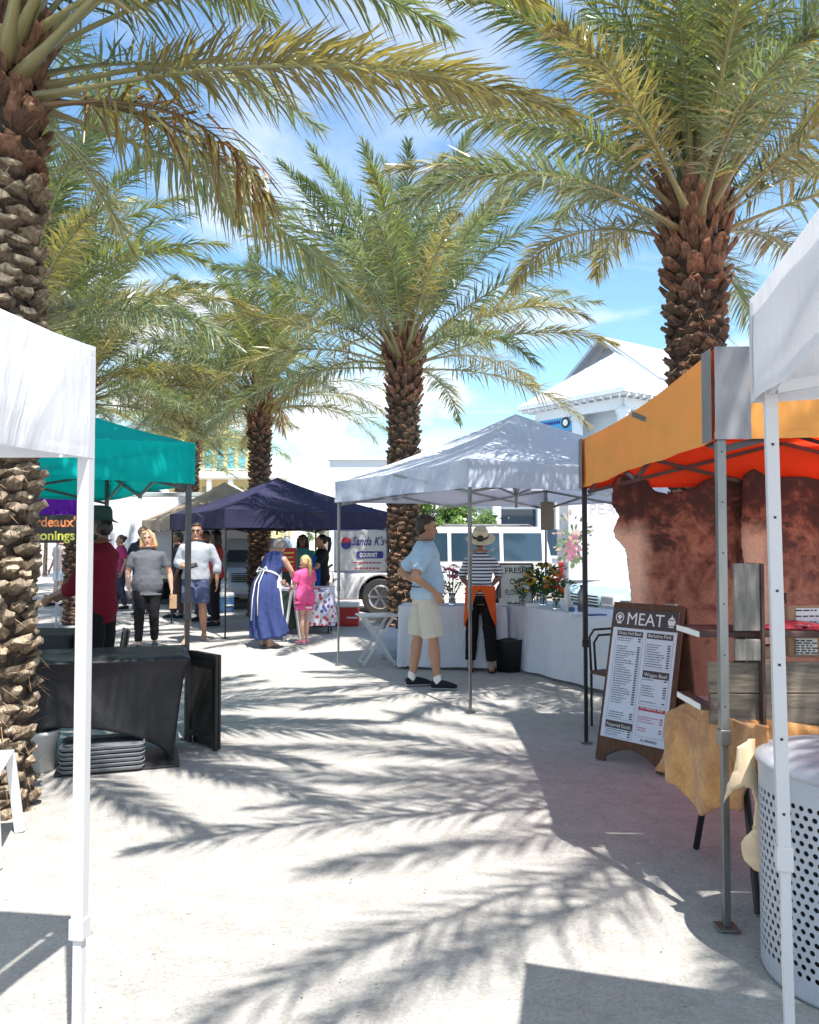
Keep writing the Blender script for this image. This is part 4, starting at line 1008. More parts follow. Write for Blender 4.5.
    def pants(m, zend, inf, flare=0.0):
        torso(m, inf, .845, j.get('waist', 1.0))
        for sd in 'RL':
            h, k_, a = V3('hip' + sd), V3('knee' + sd), V3('ank' + sd); tot = (h - k_).length + (k_ - a).length; L1 = (h - k_).length
            want = tot * (1 - zend)
            r0, rk, ra = .092 * g + inf, .058 + inf + flare, .036 + inf * 1.2 + flare
            if want <= L1:
                t = want / L1; limb(m, h, h.lerp(k_, t), r0, r0 + (rk - r0) * t + flare * .5, True, False)
            else:
                t = (want - L1) / (tot - L1); limb(m, h, k_, r0, rk, True, True); limb(m, k_, k_.lerp(a, t), rk, rk + (ra - rk) * t, True, False)
    if bottom:
        kind, mt, ze = bottom[:3]; fl = bottom[3] if len(bottom) > 3 else 0.012
        m = MB(); pants(m, ze, .012, fl); remesh(m, kind, mt, root, vox * 1.2, 2, fold(.009))
    if top:
        kind, mt, hem, slv = top[:4]; inf = top[4] if len(top) > 4 else .014
        m = MB(); torso(m, inf, hem, 1.495, flare=top[5] if len(top) > 5 else .0)
        for sd, sh in (('R', shR), ('L', shL)):
            e, w_ = V3('elb' + sd), V3('wr' + sd); a1 = (e - sh).length; a2 = (w_ - e).length
            if slv <= 0: continue
            r0, re, rw = .050 * (g * .5 + .5) + inf, .042 + inf, .028 + inf
            if slv < 1: limb(m, sh, sh.lerp(e, slv), r0, r0 + (re - r0) * slv + .006, True, False)
            else: limb(m, sh, e, r0, re); limb(m, e, e.lerp(w_, slv - 1), re, re + (rw - re) * (slv - 1), True, False)
        remesh(m, kind, mt, root, vox * 1.2, 2, fold(.008))
        if kind in ('polo_shirt', 'sweatshirt'):
            c = MB(); c.tube([B((.055 * math.cos(a), -.008 + .055 * math.sin(a), 1.478 + .012 * math.cos(a - math.pi / 2))) for a in [2 * math.pi * k / 16 for k in range(17)]], .011, 8); c.build('collar', mt, root, local=True, smooth=True)
    if shoes:
        mt, kind = shoes
        for sd in 'RL':
            ah, f, fz = j['_f' + sd]; m = MB()
            if kind == 'shoe':
                m.tube([ah - f * .065 + Vector((0, 0, .042 + fz)), ah - f * .04 + Vector((0, 0, .048 + fz)), ah + f * .03 + Vector((0, 0, .052 + fz * .4)), ah + f * .09 + Vector((0, 0, .046)), ah + f * .16 + Vector((0, 0, .034)), ah + f * .20 + Vector((0, 0, .026))],
                       [(.030, .034), (.040, .044), (.047, .046), (.050, .040), (.050, .030), (.034, .020)], 14)
                so = remesh(m, 'shoe', mt, root, .008, 1)
                m = MB(); m.tube([ah - f * .07 + Vector((0, 0, .012 + fz)), ah + f * .03 + Vector((0, 0, .012 + fz * .4)), ah + f * .12 + Vector((0, 0, .012)), ah + f * .205 + Vector((0, 0, .012))], [(.03, .011), (.044, .011), (.052, .011), (.03, .011)], 12); m.build('sole', M['ink_grey'] if kind == 'shoe' else mt, so, local=True)
                if j.get('socks'):
                    a = V3('ank' + sd); mm = MB(); limb(mm, a + Vector((0, 0, .045)), a + Vector((0, 0, -.03)), .041, .043); mm.build('sock', M['ink_white'], root, local=True, smooth=True)
            else:
                m.tube([ah - f * .06 + Vector((0, 0, .010 + fz)), ah + f * .05 + Vector((0, 0, .010)), ah + f * .14 + Vector((0, 0, .010)), ah + f * .20 + Vector((0, 0, .010))], [(.03, .010), (.038, .010), (.046, .010), (.028, .010)], 12)
                s_ = f.cross(Vector((0, 0, 1)))
                m.tube([ah + f * .07 + s_ * .045 + Vector((0, 0, .02)), ah + f * .08 + s_ * .02 + Vector((0, 0, .068)), ah + f * .08 - s_ * .02 + Vector((0, 0, .068)), ah + f * .07 - s_ * .045 + Vector((0, 0, .02))], .008, 6)
                m.build('sandal', mt, root, local=True, smooth=True)
    info = dict(root=root, hd=hd, Hm=Hm, B=B, hands=hands, j=j, V3=V3, hs=hs, s=s, torso=torso)
    return info
def wpt(info, p): return wmat(info['root']) @ Vector(p)
def yawto(dx, dy): return math.atan2(dy, dx) - math.pi / 2
# ---------------------------------------------------------------- people in the market
hip = dict(elbR=(.31, -.17, 1.14), wrR=(.245, .05, .99), handR=(-.12, .45, -.85), palmR=(-1, 0, 0), elbL=(-.36, -.20, 1.17), wrL=(-.235, .0, 1.02), handL=(.25, .75, -.35), palmL=(1, 0, 0), socks=True,
           ankR=(.11, .10, .085), ankL=(-.12, -.12, .085), kneeR=(.105, .06, .50), kneeL=(-.115, -.06, .50), waist=1.04, footR=(.25, 1), footL=(-.15, 1))
p_blue = person('man in a pale blue polo and cream shorts, hands on hips by the flower stand', (0.17, 8.72, 0), yawto(1, .16), 1.82, hip, 'tan', 'brown', 'short',
    ('polo_shirt', cloth('pale_blue', (0.47, 0.60, 0.72)), .90, .78, .020, .004), ('shorts', cloth('cream', (0.66, 0.60, 0.50)), .52, .028), (cloth('shoe_dark', (0.02, 0.025, 0.035), .2), 'shoe'), girth=1.10, belly=.06, vox=.0085, hyaw=-.12, hpitch=.16)
MB().tube([p_blue['B']((.188 * math.cos(a), -.004 + .145 * math.sin(a), 1.03)) for a in [2 * math.pi * k / 24 for k in range(25)]], (.013, .006), 6).build('belt', M['brown_wood'], p_blue['root'], local=True)
hat_w = person('person in a straw hat, striped shirt and orange apron at the flower tables', (0.84, 9.75, 0), yawto(.12, 1), 1.66,
    dict(elbR=(.24, .18, 1.20), wrR=(.14, .38, 1.06), elbL=(-.24, .16, 1.18), wrL=(-.16, .36, 1.05), ankR=(.14, -.03, .085), ankL=(-.13, .04, .085), kneeR=(.115, .0, .5), kneeL=(-.11, .06, .5), waist=1.08), 'tan', 'brown', 'bun',
    ('striped_shirt', cloth('stripes', (0.72, 0.72, 0.74), .4, (150, (0.02, 0.025, 0.06), .25)), .95, .95, .012, .004), ('trousers', cloth('black_cloth', (0.012, 0.012, 0.014)), .07, .012), (cloth('sandal_dk', (0.03, 0.02, 0.015), .2), 'sandal'), girth=.88, bend=.20, hpitch=-.25, face=False)
def hat(info, brim, crown_h, crown_r, mat, band, kind='straw_hat', tilt=0.0):
    hd, Hm = info['hd'], info['Hm'] @ Matrix.Rotation(tilt, 3, 'X'); c = hd(0, -.012, .062)
    def q(r, z, a): 
        wv = .012 * math.sin(a * 2 + .6) * (r / brim) ** 2
        return c + Hm @ Vector((r * math.cos(a), r * 1.08 * math.sin(a), z + wv))
    prof = [(brim, -.022), (brim * .8, -.008), (crown_r + .004, .0), (crown_r, .02), (crown_r * .96, crown_h * .7), (crown_r * .82, crown_h), (crown_r * .4, crown_h * .93), (.004, crown_h * .90)]
    m = MB(); m.rings([[q(r, z, 2 * math.pi * k / 36) for k in range(36)] for r, z in prof], cap=False)
    ht = m.build(kind, mat, info['root'], local=True, smooth=True, solid=.004)
    if band:
        m = MB(); m.rings([[q(crown_r + .006, z, 2 * math.pi * k / 36) for k in range(36)] for z in (.006, .034)], cap=False); m.build('hat_band', band, ht, local=True, smooth=True, solid=.003)
M['straw'] = simple('straw', (0.72, 0.62, 0.42), .8, .15, 60, .5)
hat(hat_w, .185, .115, .098, M['straw'], M['black'], tilt=.35)
# apron open at the back
m = MB()
def ap(u, v):
    a = math.radians(-90) + (u - .5) * 2 * math.pi    # u=0/1 at front... back at .5
    back = abs(u - .5) * 2
    ln = .05 + .44 * sm(.0, .38, back)
    z = 1.06 - v * ln; r = .185 + .02 * v + .012 * v * math.sin(u * 40)
    return hat_w['B']((r * 1.0 * math.cos(a), r * .80 * math.sin(a), z))
m.grid(ap, 64, 12); m.build('apron', cloth('orange_apron', (0.75, 0.10, 0.02)), hat_w['root'], local=True, smooth=True, solid=.005)

girl = person('blonde girl in a bright pink top and shorts, standing at the floral table', (-1.58, 12.4, 0), yawto(-.65, .76), 1.34,
    dict(elbR=(.22, .04, 1.12), wrR=(.16, .26, 1.05), elbL=(-.24, .06, 1.12), wrL=(-.17, .27, 1.06), ankR=(.075, .05, .085), ankL=(-.08, -.06, .085), kneeR=(.08, .05, .48), kneeL=(-.08, 0, .48)), 'fair', 'blond', 'ponytail',
    ('pink_top', cloth('pink', (0.85, 0.12, 0.32)), .80, .6, .026, .05), ('pink_shorts', cloth('pink', (0.85, 0.12, 0.32)), .70, .045), (cloth('pink_sandal', (0.8, 0.3, 0.4), .2), 'shoe'), girth=.92, child=True, face=False, vox=.011)
mm = MB()
mm.rings([[(( .155 + .012 * math.sin(k * 2.1)) * math.cos(2 * math.pi * k / 36), (.125 + .012 * math.sin(k * 2.1)) * math.sin(2 * math.pi * k / 36), z) for k in range(36)] for z in (.74, .70)], cap=False)
mm.build('lace_hem', M['ink_white'], girl['root'], local=True, solid=.004)

dress = person('woman in a long blue sleeveless dress with white apron ties, leaning over', (-2.12, 12.05, 0), yawto(.45, .9), 1.70,
    dict(elbR=(.24, .34, 1.14), wrR=(.16, .52, .98), elbL=(-.20, .36, 1.10), wrL=(-.10, .55, .98), ankL=(-.10, .10, .085)), 'fair', 'grey', 'curly', ('dress_bodice', cloth('blue_dress', (0.04, 0.058, 0.17), .8), .93, 0, .02), None, (cloth('sandal_tan', (0.35, 0.25, 0.16), .2), 'sandal'), bend=.58, face=False, vox=.011)
m = MB(); rr = []
for i in range(26):
    t = i / 25; z = 1.10 - .93 * t
    ring = []
    for k in range(72):
        a = 2 * math.pi * k / 72; amp = .02 + .035 * t
        f = math.sin(a * 9 + 2.2 * math.sin(t * 3)) * .55 + math.sin(a * 5 + 1 + t * 2) * .45
        rx = .165 + .05 * sm(0, .35, t) + .05 * t + amp * f * sm(0, .3, t); ry = .125 + .05 * sm(0, .3, t) + .06 * t + amp * f * sm(0, .3, t)
        ring.append(dress['B']((rx * math.cos(a) + .10 * t * t, ry * math.sin(a) + .0, z + (.04 * math.sin(a + .5)) * t)))
    rr.append(ring)
m.rings(rr, cap=False); m.build('dress_skirt', CM['blue_dress'], dress['root'], local=True, smooth=True, solid=.006)
B = dress['B']; tie = MB(); tie.tube([B((.178 * math.cos(a), .142 * math.sin(a), 1.10)) for a in [2 * math.pi * k / 30 for k in range(31)]], (.010, .015), 6)
tie.tube([B((0, -.16, 1.10)), B((.06, -.19, 1.13)), B((.10, -.17, 1.08)), B((.01, -.165, 1.09))], (.006, .016), 6); tie.tube([B((0, -.16, 1.10)), B((-.06, -.19, 1.12)), B((-.10, -.17, 1.07)), B((-.01, -.165, 1.09))], (.006, .016), 6)
for sx, zb_ in ((-.015, .42), (.03, .50)): tie.tube([B((sx, -.165, 1.09)), B((sx * 1.5, -.215, .95)), B((sx * 2, -.26, .75)), B((sx * 2.6, -.28, zb_))], (.004, .014), 6)
tie.build('apron_tie', M['ink_white'], dress['root'], local=True, smooth=True)
m = MB()
def apf(u, v):
    a = math.radians(-10 + 200 * u); z = 1.08 - .62 * v; r = .20 + .07 * v
    return B((r * math.cos(a) + .02, (r * .85) * math.sin(a) + .02, z))
m.grid(apf, 24, 12); m.build('apron', M['cloth_white'], dress['root'], local=True, smooth=True, solid=.004)

sweat = person('man in a pale grey sweatshirt and blue shorts walking toward the viewer', (-3.30, 12.7, 0), yawto(.12, -1), 1.82,
    dict(elbR=(.27, -.02, 1.16), wrR=(.10, .24, 1.10), handR=(-.7, .6, .1), palmR=(0, .2, 1), elbL=(-.30, -.04, 1.14), wrL=(-.31, .05, .88), ankR=(.10, .20, .085), ankL=(-.10, -.16, .12), kneeR=(.10, .14, .50), kneeL=(-.10, .04, .50), tipL=.03, waist=1.02), 'tan', 'brown', 'short',
    ('sweatshirt', cloth('light_grey', (0.38, 0.41, 0.46)), .92, 1.5, .026, .0), ('shorts', cloth('slate_blue', (0.10, 0.12, 0.22)), .58, .022), (cloth('sandal_tan', (0.35, 0.25, 0.16)), 'sandal'), girth=1.08)
def glasses(info):
    hd, Hm = info['hd'], info['Hm']; g = MB()
    for sx in (1, -1): g.ell(hd(sx * .033, .095, .010), (.026, .006, .018), Hm, 14, 6); g.tube([hd(sx * .055, .088, .014), hd(sx * .08, .0, .010)], .003, 6)
    g.tube([hd(-.012, .1, .014), hd(.012, .1, .014)], .003, 6); g.build('sunglasses', M['black'], info['root'], local=True, smooth=True)
glasses(sweat)
h_ = sweat['hands']['R']; pw = wpt(sweat, h_[0] + Vector((-.02, .03, .02)))
ph = MB().box(pw, (.078, .012, .15), 0.2, m=Matrix.Rotation(-.6, 3, 'X') @ Matrix.Rotation(1.2, 3, 'Y')); tag(ph.build('phone', M['black'], bevel=.003), 'dark phone held at the chest of the man in the grey sweatshirt', 'phone')

grey_w = person('blonde woman in a dark grey T-shirt and black leggings, walking toward the viewer', (-3.75, 11.75, 0), yawto(.2, -1), 1.70,
    dict(elbR=(.28, -.02, 1.12), wrR=(.24, .14, .90), elbL=(-.31, -.06, 1.12), wrL=(-.34, -.02, .88), ankR=(.10, .14, .085), ankL=(-.10, -.12, .10), kneeR=(.10, .12, .50), kneeL=(-.10, .03, .50)), 'fair', 'blond', 'shoulder',
    ('t_shirt', cloth('charcoal', (0.13, 0.135, 0.155)), .80, .62, .018, .02), ('leggings', cloth('black_cloth', (0.012, 0.012, 0.014)), .06, .004), (cloth('shoe_dark', (0.02, 0.025, 0.035)), 'shoe'), girth=1.12, belly=.03, neck_tilt=.12)
pw = wpt(grey_w, (-.37, .02, .70)); tag(MB().box(pw, (.10, .04, .20)).build('paper_bag', M['kraft'], bevel=.006), 'small brown paper bag hanging from the blonde woman\'s hand', 'bag')

red_m = person('bearded man in a maroon shirt and green bucket hat standing behind the black table', (-2.72, 7.2, 0), yawto(-1, .12), 1.80,
    dict(elbR=(.24, .14, 1.12), wrR=(.16, .36, 1.06), elbL=(-.25, .10, 1.12), wrL=(-.16, .34, 1.04), waist=1.0), 'brown', 'black', 'short',
    ('maroon_shirt', cloth('maroon', (0.17, 0.008, 0.02)), .82, 1.3, .02, .0), ('trousers', cloth('black_cloth', (0.012, 0.012, 0.014)), .05, .03), (cloth('shoe_dark', (0.02, 0.025, 0.035)), 'shoe'), girth=1.02, belly=.03, hpitch=.18)
M['hat_green'] = simple('hat_green', (0.035, 0.06, 0.045), .9, .15, 10, .3)
hat(red_m, .150, .105, .102, M['hat_green'], None, 'bucket_hat', tilt=.22); glasses(red_m)
bd = MB(); bd.ell(red_m['hd'](0, .03, -.085), (.062, .066, .05), red_m['Hm']); remesh(bd, 'beard', HM['black'], red_m['root'], .009, 1, lambda co: .004 * noise.noise(co * 80))

teal_w = person('dark haired woman in a teal shirt serving under the navy tent', (-1.98, 15.2, 0), yawto(-.1, -1), 1.66, dict(wrR=(.16, .3, 1.0), wrL=(-.16, .3, 1.0), elbR=(.26, .1, 1.12), elbL=(-.26, .1, 1.12)), 'brown', 'black', 'shoulder',
    ('teal_shirt', cloth('teal_shirt', (0.10, 0.42, 0.42)), .85, .9, .03, .02), ('trousers', cloth('black_cloth', (0.012, 0.012, 0.014)), .05, .02), vox=.012)
vend = person('woman in a black T-shirt and blue apron standing sideways under the navy tent', (-1.58, 14.75, 0), yawto(-1, -.15), 1.66, dict(wrR=(.12, .32, 1.06), wrL=(-.12, .3, 1.04), elbR=(.25, .12, 1.14), elbL=(-.25, .1, 1.14)), 'tan', 'black', 'ponytail',
    ('t_shirt', cloth('black_tee', (0.015, 0.015, 0.017)), .88, .7, .022, .02), ('trousers', cloth('black_cloth', (0.012, 0.012, 0.014)), .05, .02), (cloth('shoe_dark', (0.02, 0.025, 0.035)), 'shoe'), vox=.012)
m = MB(); m.grid(lambda u, v: vend['B']((.20 * math.cos(math.radians(10 + 160 * u)), .165 * math.sin(math.radians(10 + 160 * u)), 1.36 - .72 * v)), 20, 12)
m.build('apron', cloth('blue_apron', (0.02, 0.10, 0.40)), vend['root'], local=True, smooth=True, solid=.004)
red_p = person('person with dark hair in a coral red shirt behind the man in grey', (-3.52, 14.9, 0), yawto(-1, -.2), 1.74, dict(wrR=(.14, .34, 1.0), elbR=(.25, .12, 1.1)), 'brown', 'black', 'shoulder',
    ('red_shirt', cloth('coral', (0.50, 0.06, 0.06)), .88, .8, .022, .02), ('trousers', cloth('black_cloth', (0.012, 0.012, 0.014)), .05, .02), (cloth('shoe_dark', (0.02, 0.025, 0.035)), 'shoe'), vox=.013)
behind = person('man in a white shirt half hidden behind the palm and the man in pale blue', (-0.02, 14.6, 0), yawto(.3, -1), 1.80, None, 'brown', 'black', 'short',
    ('white_shirt', cloth('white_tee', (0.62, 0.70, 0.74)), .86, .9, .024, .01), ('trousers', cloth('slate_blue', (0.16, 0.18, 0.32)), .05, .02), (cloth('shoe_dark', (0.02, 0.025, 0.035)), 'shoe'), vox=.013)
bgp = [('shopper in white shorts walking far down the left side', -8.35, 19.6, 1.72, 'fair', 'blond', 'short', ('t_shirt', (0.55, 0.45, 0.42)), ('shorts', (0.6, 0.65, 0.72), .62), 2.6),
       ('shopper in dark clothes far down the left side, next to white shorts', -8.25, 21.8, 1.76, 'tan', 'black', 'short', ('t_shirt', (0.03, 0.03, 0.05)), ('shorts', (0.25, 0.12, 0.1), .55), 2.9),
       ('vendor in a pink shirt in the distance behind the blonde woman', -6.55, 18.6, 1.68, 'tan', 'brown', 'bun', ('t_shirt', (0.42, 0.05, 0.16)), ('trousers', (0.05, 0.05, 0.08), .05), 2.2),
       ('tall vendor in black with dark hair directly behind the blonde woman', -5.6, 17.2, 1.84, 'brown', 'black', 'curly', ('t_shirt', (0.025, 0.03, 0.05)), ('trousers', (0.05, 0.05, 0.08), .05), 3.3),
       ('vendor in a black shirt between the blonde woman and the man in grey', -4.62, 16.4, 1.72, 'brown', 'black', 'short', ('t_shirt', (0.012, 0.012, 0.016)), ('trousers', (0.08, 0.06, 0.06), .05), 1.9),
       ('person in a dark blue cap beside the person in coral', -3.95, 15.9, 1.74, 'brown', 'black', 'short', ('t_shirt', (0.03, 0.04, 0.08)), ('trousers', (0.05, 0.05, 0.08), .05), 2.8)]
for i, (lb, x, y, H_, sk, hr, hst, tp, bt, yw) in enumerate(bgp):
    person(lb, (x, y, 0), yw, H_, dict(ankR=(.1, .1, .085), ankL=(-.1, -.1, .085)), sk, hr, hst, (tp[0], cloth('bgt%d' % i, tp[1]), .86, .75, .022, .01), (bt[0], cloth('bgb%d' % i, bt[1]), bt[2], .02), (CM['shoe_dark'], 'shoe'), vox=.015, face=False)

# ---------------------------------------------------------------- flower stand
def tablecloth(label, A, u, v, lx, ly, zt, hem, seed, name='tablecloth'):
    A = Vector((A[0], A[1], 0)); u = Vector((u[0], u[1], 0)).normalized(); v = Vector((v[0], v[1], 0)).normalized()
    t = thing('covered_table', A, label, 'table', 'white covered tables of the flower stand' if 'flower' in label else None)
    per = []
    n1, n2 = int(lx / .03), int(ly / .03)
    for i in range(n1): per.append((A + u * (lx * i / n1), -v))
    for i in range(n2): per.append((A + u * lx + v * (ly * i / n2), u))
    for i in range(n1): per.append((A + u * (lx * (1 - i / n1)) + v * ly, v))
    for i in range(n2): per.append((A + v * (ly * (1 - i / n2)), -u))
    n = len(per); rings = []
    c = A + u * lx / 2 + v * ly / 2
    for r in range(15):
        q = r / 14; ring = []
        for i, (p, nn) in enumerate(per):
            s = i / n * 2 * (lx + ly)
            k = .035 * noise.noise(Vector((s * 3.2, q * .8, seed))) + .022 * math.sin(s * 14 + 2.5 * math.sin(s * 2 + seed))
            corner = (p - c); 
            z = zt - (zt - hem) * q + (.02 * noise.noise(Vector((s * 1.5, seed, 3))) * q)
            ring.append(p + nn * (.006 + q ** .8 * (.045 + k)) + Vector((0, 0, z)))
        rings.append(ring)
    m = MB(); m.rings(rings, cap=False); m.add(rings[0], [tuple(range(n))]); m.build(name, M['cloth_white'], t, smooth=False)
    o = bpy.data.objects[-1] if False else t
    for ch in t.children: 
        ch.data.polygons.foreach_set('use_smooth', [len(p.vertices) == 4 for p in ch.data.polygons])
    for a, b in ((.08, .08), (lx - .08, .08), (lx - .08, ly - .08), (.08, ly - .08)):
        q = A + u * a + v * b; MB().tube([q + Vector((0, 0, .0)), q + Vector((0, 0, zt - .02))], .014).build('leg', M['steel'], t)
    return t
tablecloth('long white covered table of the flower stand behind the man in pale blue', (-0.13, 10.02), (1, -.10), (.10, 1), 1.30, .62, .755, .03, 1)
tablecloth('white covered table of the flower stand running toward the orange tent', (2.12, 8.15), (.9, .45), (-.42, .91), .70, 2.35, .765, .03, 5)
FLB = {k: simple('petal_' + k, c, .6, .2, 12) for k, c in dict(pink=(0.65, 0.12, 0.28), yellow=(0.80, 0.48, 0.03), white=(0.75, 0.72, 0.65), red=(0.55, 0.03, 0.02), orange=(0.75, 0.2, 0.03), purple=(0.3, 0.05, 0.25)).items()}
M['stem'] = simple('stem_green', (0.06, 0.14, 0.03), .6, .3, 12); M['flower_eye'] = simple('flower_eye', (0.04, 0.02, 0.01), .8, .2)
def bouquet(loc, label, cols, n, h, spread, br, vase_h=.14, seed=0, leafy=12, vase='clear_glass'):
    rng = random.Random(seed); t = thing('flower_arrangement', loc, label, 'flowers', 'flowers on the stand')
    MB().lathe((0, 0, 0), [(.0, 0), (.042, 0), (.046, .02), (.038, vase_h * .7), (.045, vase_h), (.041, vase_h), (.034, vase_h * .7), (.04, .02), (.0, .012)], 20, cap=False).build('vase', M[vase], t, local=True, smooth=True)
    st = MB(); lf = MB(); heads = []
    for i in range(n):
        a = rng.uniform(0, 6.28); r = spread * math.sqrt((i + .5) / n) ; z = h * (1 - .35 * (r / spread) ** 2) * rng.uniform(.88, 1.05)
        p = Vector((r * math.cos(a), r * math.sin(a), z)); heads.append(p); st.tube([(0, 0, .02), (p.x * .3, p.y * .3, vase_h), p], .003, 5)
    for i in range(leafy * 9):
        a = rng.uniform(0, 6.28); r = spread * rng.uniform(.1, 1.1); z = vase_h + (h - vase_h) * rng.uniform(0, .95); c = Vector((r * math.cos(a), r * math.sin(a), z))
        d = Vector((math.cos(a), math.sin(a), rng.uniform(-.3, .9))).normalized(); s_ = d.cross(Vector((rng.uniform(-.4, .4), rng.uniform(-.4, .4), 1))).normalized(); L = rng.uniform(.04, .10)
        lf.add([c, c + d * L * .5 + s_ * L * .24, c + d * L, c + d * L * .5 - s_ * L * .24], [(0, 1, 2, 3)])
    st.build('stems', M['stem'], t, local=True); lf.build('leaves', M['stem'], t, local=True)
    for i, p in enumerate(heads):
        ck = cols[i % len(cols)]; m = MB(); R_ = br * rng.uniform(.8, 1.2); ax = (p + Vector((0, -.12, .05))).normalized(); q = ax.to_track_quat('Z', 'Y').to_matrix()
        npet = 11
        for lay, (rl, up) in enumerate(((1, .1), (.72, .45), (.45, .8))):
            for k in range(npet):
                a = 2 * math.pi * (k + lay * .5) / npet; d = Vector((math.cos(a), math.sin(a), up)).normalized(); s_ = Vector((-math.sin(a), math.cos(a), 0))
                L = R_ * rl; m.add([p + q @ v for v in (s_ * -.1 * L, d * L * .6 - s_ * L * .24, d * L + Vector((0, 0, -.1 * L)), d * L * .6 + s_ * L * .24, s_ * .1 * L)], [(0, 1, 2, 3, 4)])
        b = m.build('bloom', FLB[ck], t, local=True)
        if ck == 'yellow': MB().ell(p + q @ Vector((0, 0, R_ * .25)), (R_ * .38, R_ * .38, R_ * .2), q, 10, 6).build('flower_centre', M['flower_eye'], b, local=True)
def onT(px, d, z=.762): return Vector(((px - 409.5) / F * d, d, z))
bouquet(onT(452, 10.2), 'tall pink blooms in a glass vase beside the man in pale blue', ['pink', 'pink', 'purple'], 14, .48, .17, .052, seed=1, leafy=16)
bouquet(onT(441, 10.35), 'small white and pink posy at the left end of the flower table', ['white', 'pink'], 9, .26, .11, .036, .1, seed=2)
bouquet(onT(475, 10.4), 'low red and pink posy hidden partly by the hat wearer', ['red', 'pink'], 7, .30, .10, .03, .1, seed=3)
bouquet(onT(522, 9.95), 'white and yellow posy standing in front of the flower sign', ['white', 'yellow'], 10, .32, .11, .034, .12, seed=4, leafy=7)
bouquet(onT(543, 10.1), 'large sunflower bunch with dark leaves right of the flower sign', ['yellow', 'yellow', 'orange'], 13, .50, .24, .070, .16, seed=5, leafy=70)
bouquet(onT(556, 9.5), 'red and orange bunch in front of the sunflowers', ['red', 'orange', 'yellow'], 12, .34, .15, .046, .12, seed=6, leafy=34)
bouquet(onT(569, 9.3), 'single red rose leaning right of the bunches', ['red'], 2, .33, .07, .028, .14, seed=7, leafy=4)
bouquet(onT(537, 10.3), 'green and pink bunch between the sign and the sunflowers', ['pink', 'white'], 8, .34, .12, .036, .12, seed=8, leafy=26)
fs = thing('flower_sign', onT(516, 10.15), 'black framed cream sign reading FRESH CUT FLOWERS on the table', 'sign', rz=0)
MB().box((0, .02, .265), (.40, .016, .46)).build('sign_panel', simple('cream_paint', (0.80, 0.80, 0.75), .6, .05), fs, local=True)
for (a, b) in (((0, 0, .02), (.42, .03, .02)), ((0, 0, .505), (.42, .03, .02)), ((-.2, 0, .265), (.02, .03, .46)), ((.2, 0, .265), (.02, .03, .46))):
    MB().box(Vector(a) + Vector((0, .018, 0)), b).build('frame_side', M['dark_metal'], fs, local=True, bevel=.003)
org = fs.location
for s_, z in (('FRESH', .38), ('CUT', .245), ('FLOWERS', .11)):
    text_mesh(fs, 'lettering', s_, M['ink_black'], org + Vector((0, .012, z + .01)), (1, 0, 0), (0, 0, 1), .10, .001, .001, .27 if s_ != 'CUT' else .16, off=.002)
def bottle(loc, r, h, mat, lid, label, cat='bottle', name='bottle'):
    t = thing(name, loc, label, cat)
    MB().lathe((0, 0, 0), [(0, 0), (r, 0), (r, h * .72), (r * .5, h * .86), (r * .45, h * .92)], 16).build('bottle_body', mat, t, local=True, smooth=True)
    MB().lathe((0, 0, h * .92), [(r * .5, 0), (r * .5, h * .08), (0, h * .08)], 12).build('cap', lid, t, local=True)
bottle(onT(567, 9.05, .77), .035, .34, M['white_plastic'], M['blue_plastic'], 'clear water bottle with blue cap on the flower table')
bottle(onT(582, 8.95, .77), .055, .30, M['steel'], M['black'], 'steel flask with black lid standing next to the dark tent leg', 'flask', 'flask')
tag(MB().box(onT(571, 8.9, .80), (.06, .05, .07)).build('blue_box', M['blue_plastic'], bevel=.004), 'small blue box at the foot of the water bottle', 'box')
for i, (px, dd, sz, mt, lb) in enumerate(((532, 9.75, (.16, .08, .05), 'ink_white', 'white paper stack lying in front of the flower bunches'), (595, 8.7, (.20, .12, .012), 'ink_navy', 'flat navy folder lying on the table by the dark tent leg'), (575, 8.75, (.14, .1, .03), 'paper', 'pale blue booklet lying on the table edge'), (503, 10.0, (.1, .06, .09), 'ink_white', 'white card holder just left of the flower sign'))):
    tag(MB().box(onT(px, dd, .765 + sz[2] / 2), sz, .3 * i).build(['paper_stack', 'folder', 'booklet', 'card_holder'][i], M[mt], bevel=.003), lb, ['papers', 'folder', 'booklet', 'card holder'][i])
tb2 = thing('black_tub', PX(508, 9.85, 0), 'black plastic tub on the ground beside the person in the straw hat', 'tub')
MB().lathe((0, 0, 0), [(0, 0), (.14, 0), (.17, .36), (.18, .38), (.165, .38), (.13, .02)], 20, cap=False).build('tub_body', M['black'], tb2, local=True, smooth=True)
MB().ell((0, 0, .34), (.14, .14, .05)).build('contents', M['cloth_black'], tb2, local=True, smooth=True)

def folding_table(loc, rz, w, d, h, mat, label, cross=True):
    t = thing('small_folding_table', loc, label, 'folding table', rz=rz)
    MB().box((0, 0, h), (w, d, .022)).build('table_top', mat, t, local=True, bevel=.004)
    for sy in (-1, 1):
        for s_ in (-1, 1):
            MB().bar((-s_ * (w * .42), sy * d * .38 + s_ * .014, .008), (s_ * (w * .38), sy * d * .38 + s_ * .014, h - .012), .032, .016, (0, 1, 0)).build('leg', mat, t, local=True, bevel=.002)
    for x in (-.42, .42): MB().tube([(x * w, -d * .38, .05), (x * w, d * .38, .05)], .010, 8).build('cross_bar', mat, t, local=True)
folding_table(PX(377, 10.35, 0), .25, .48, .40, .62, M['white_metal'], 'white crossed leg folding table standing left of the flower tables')
bg_ = thing('floral_bag', PX(391, 10.9, 0), 'grey patterned bag on the ground under the small white table', 'bag')
m = MB(); m.ell((0, 0, .2), (.22, .14, .21)); remesh(m, 'bag_body', M['fab_pale'], bg_, .015, 1, lambda co: .02 * noise.noise(co * 9))
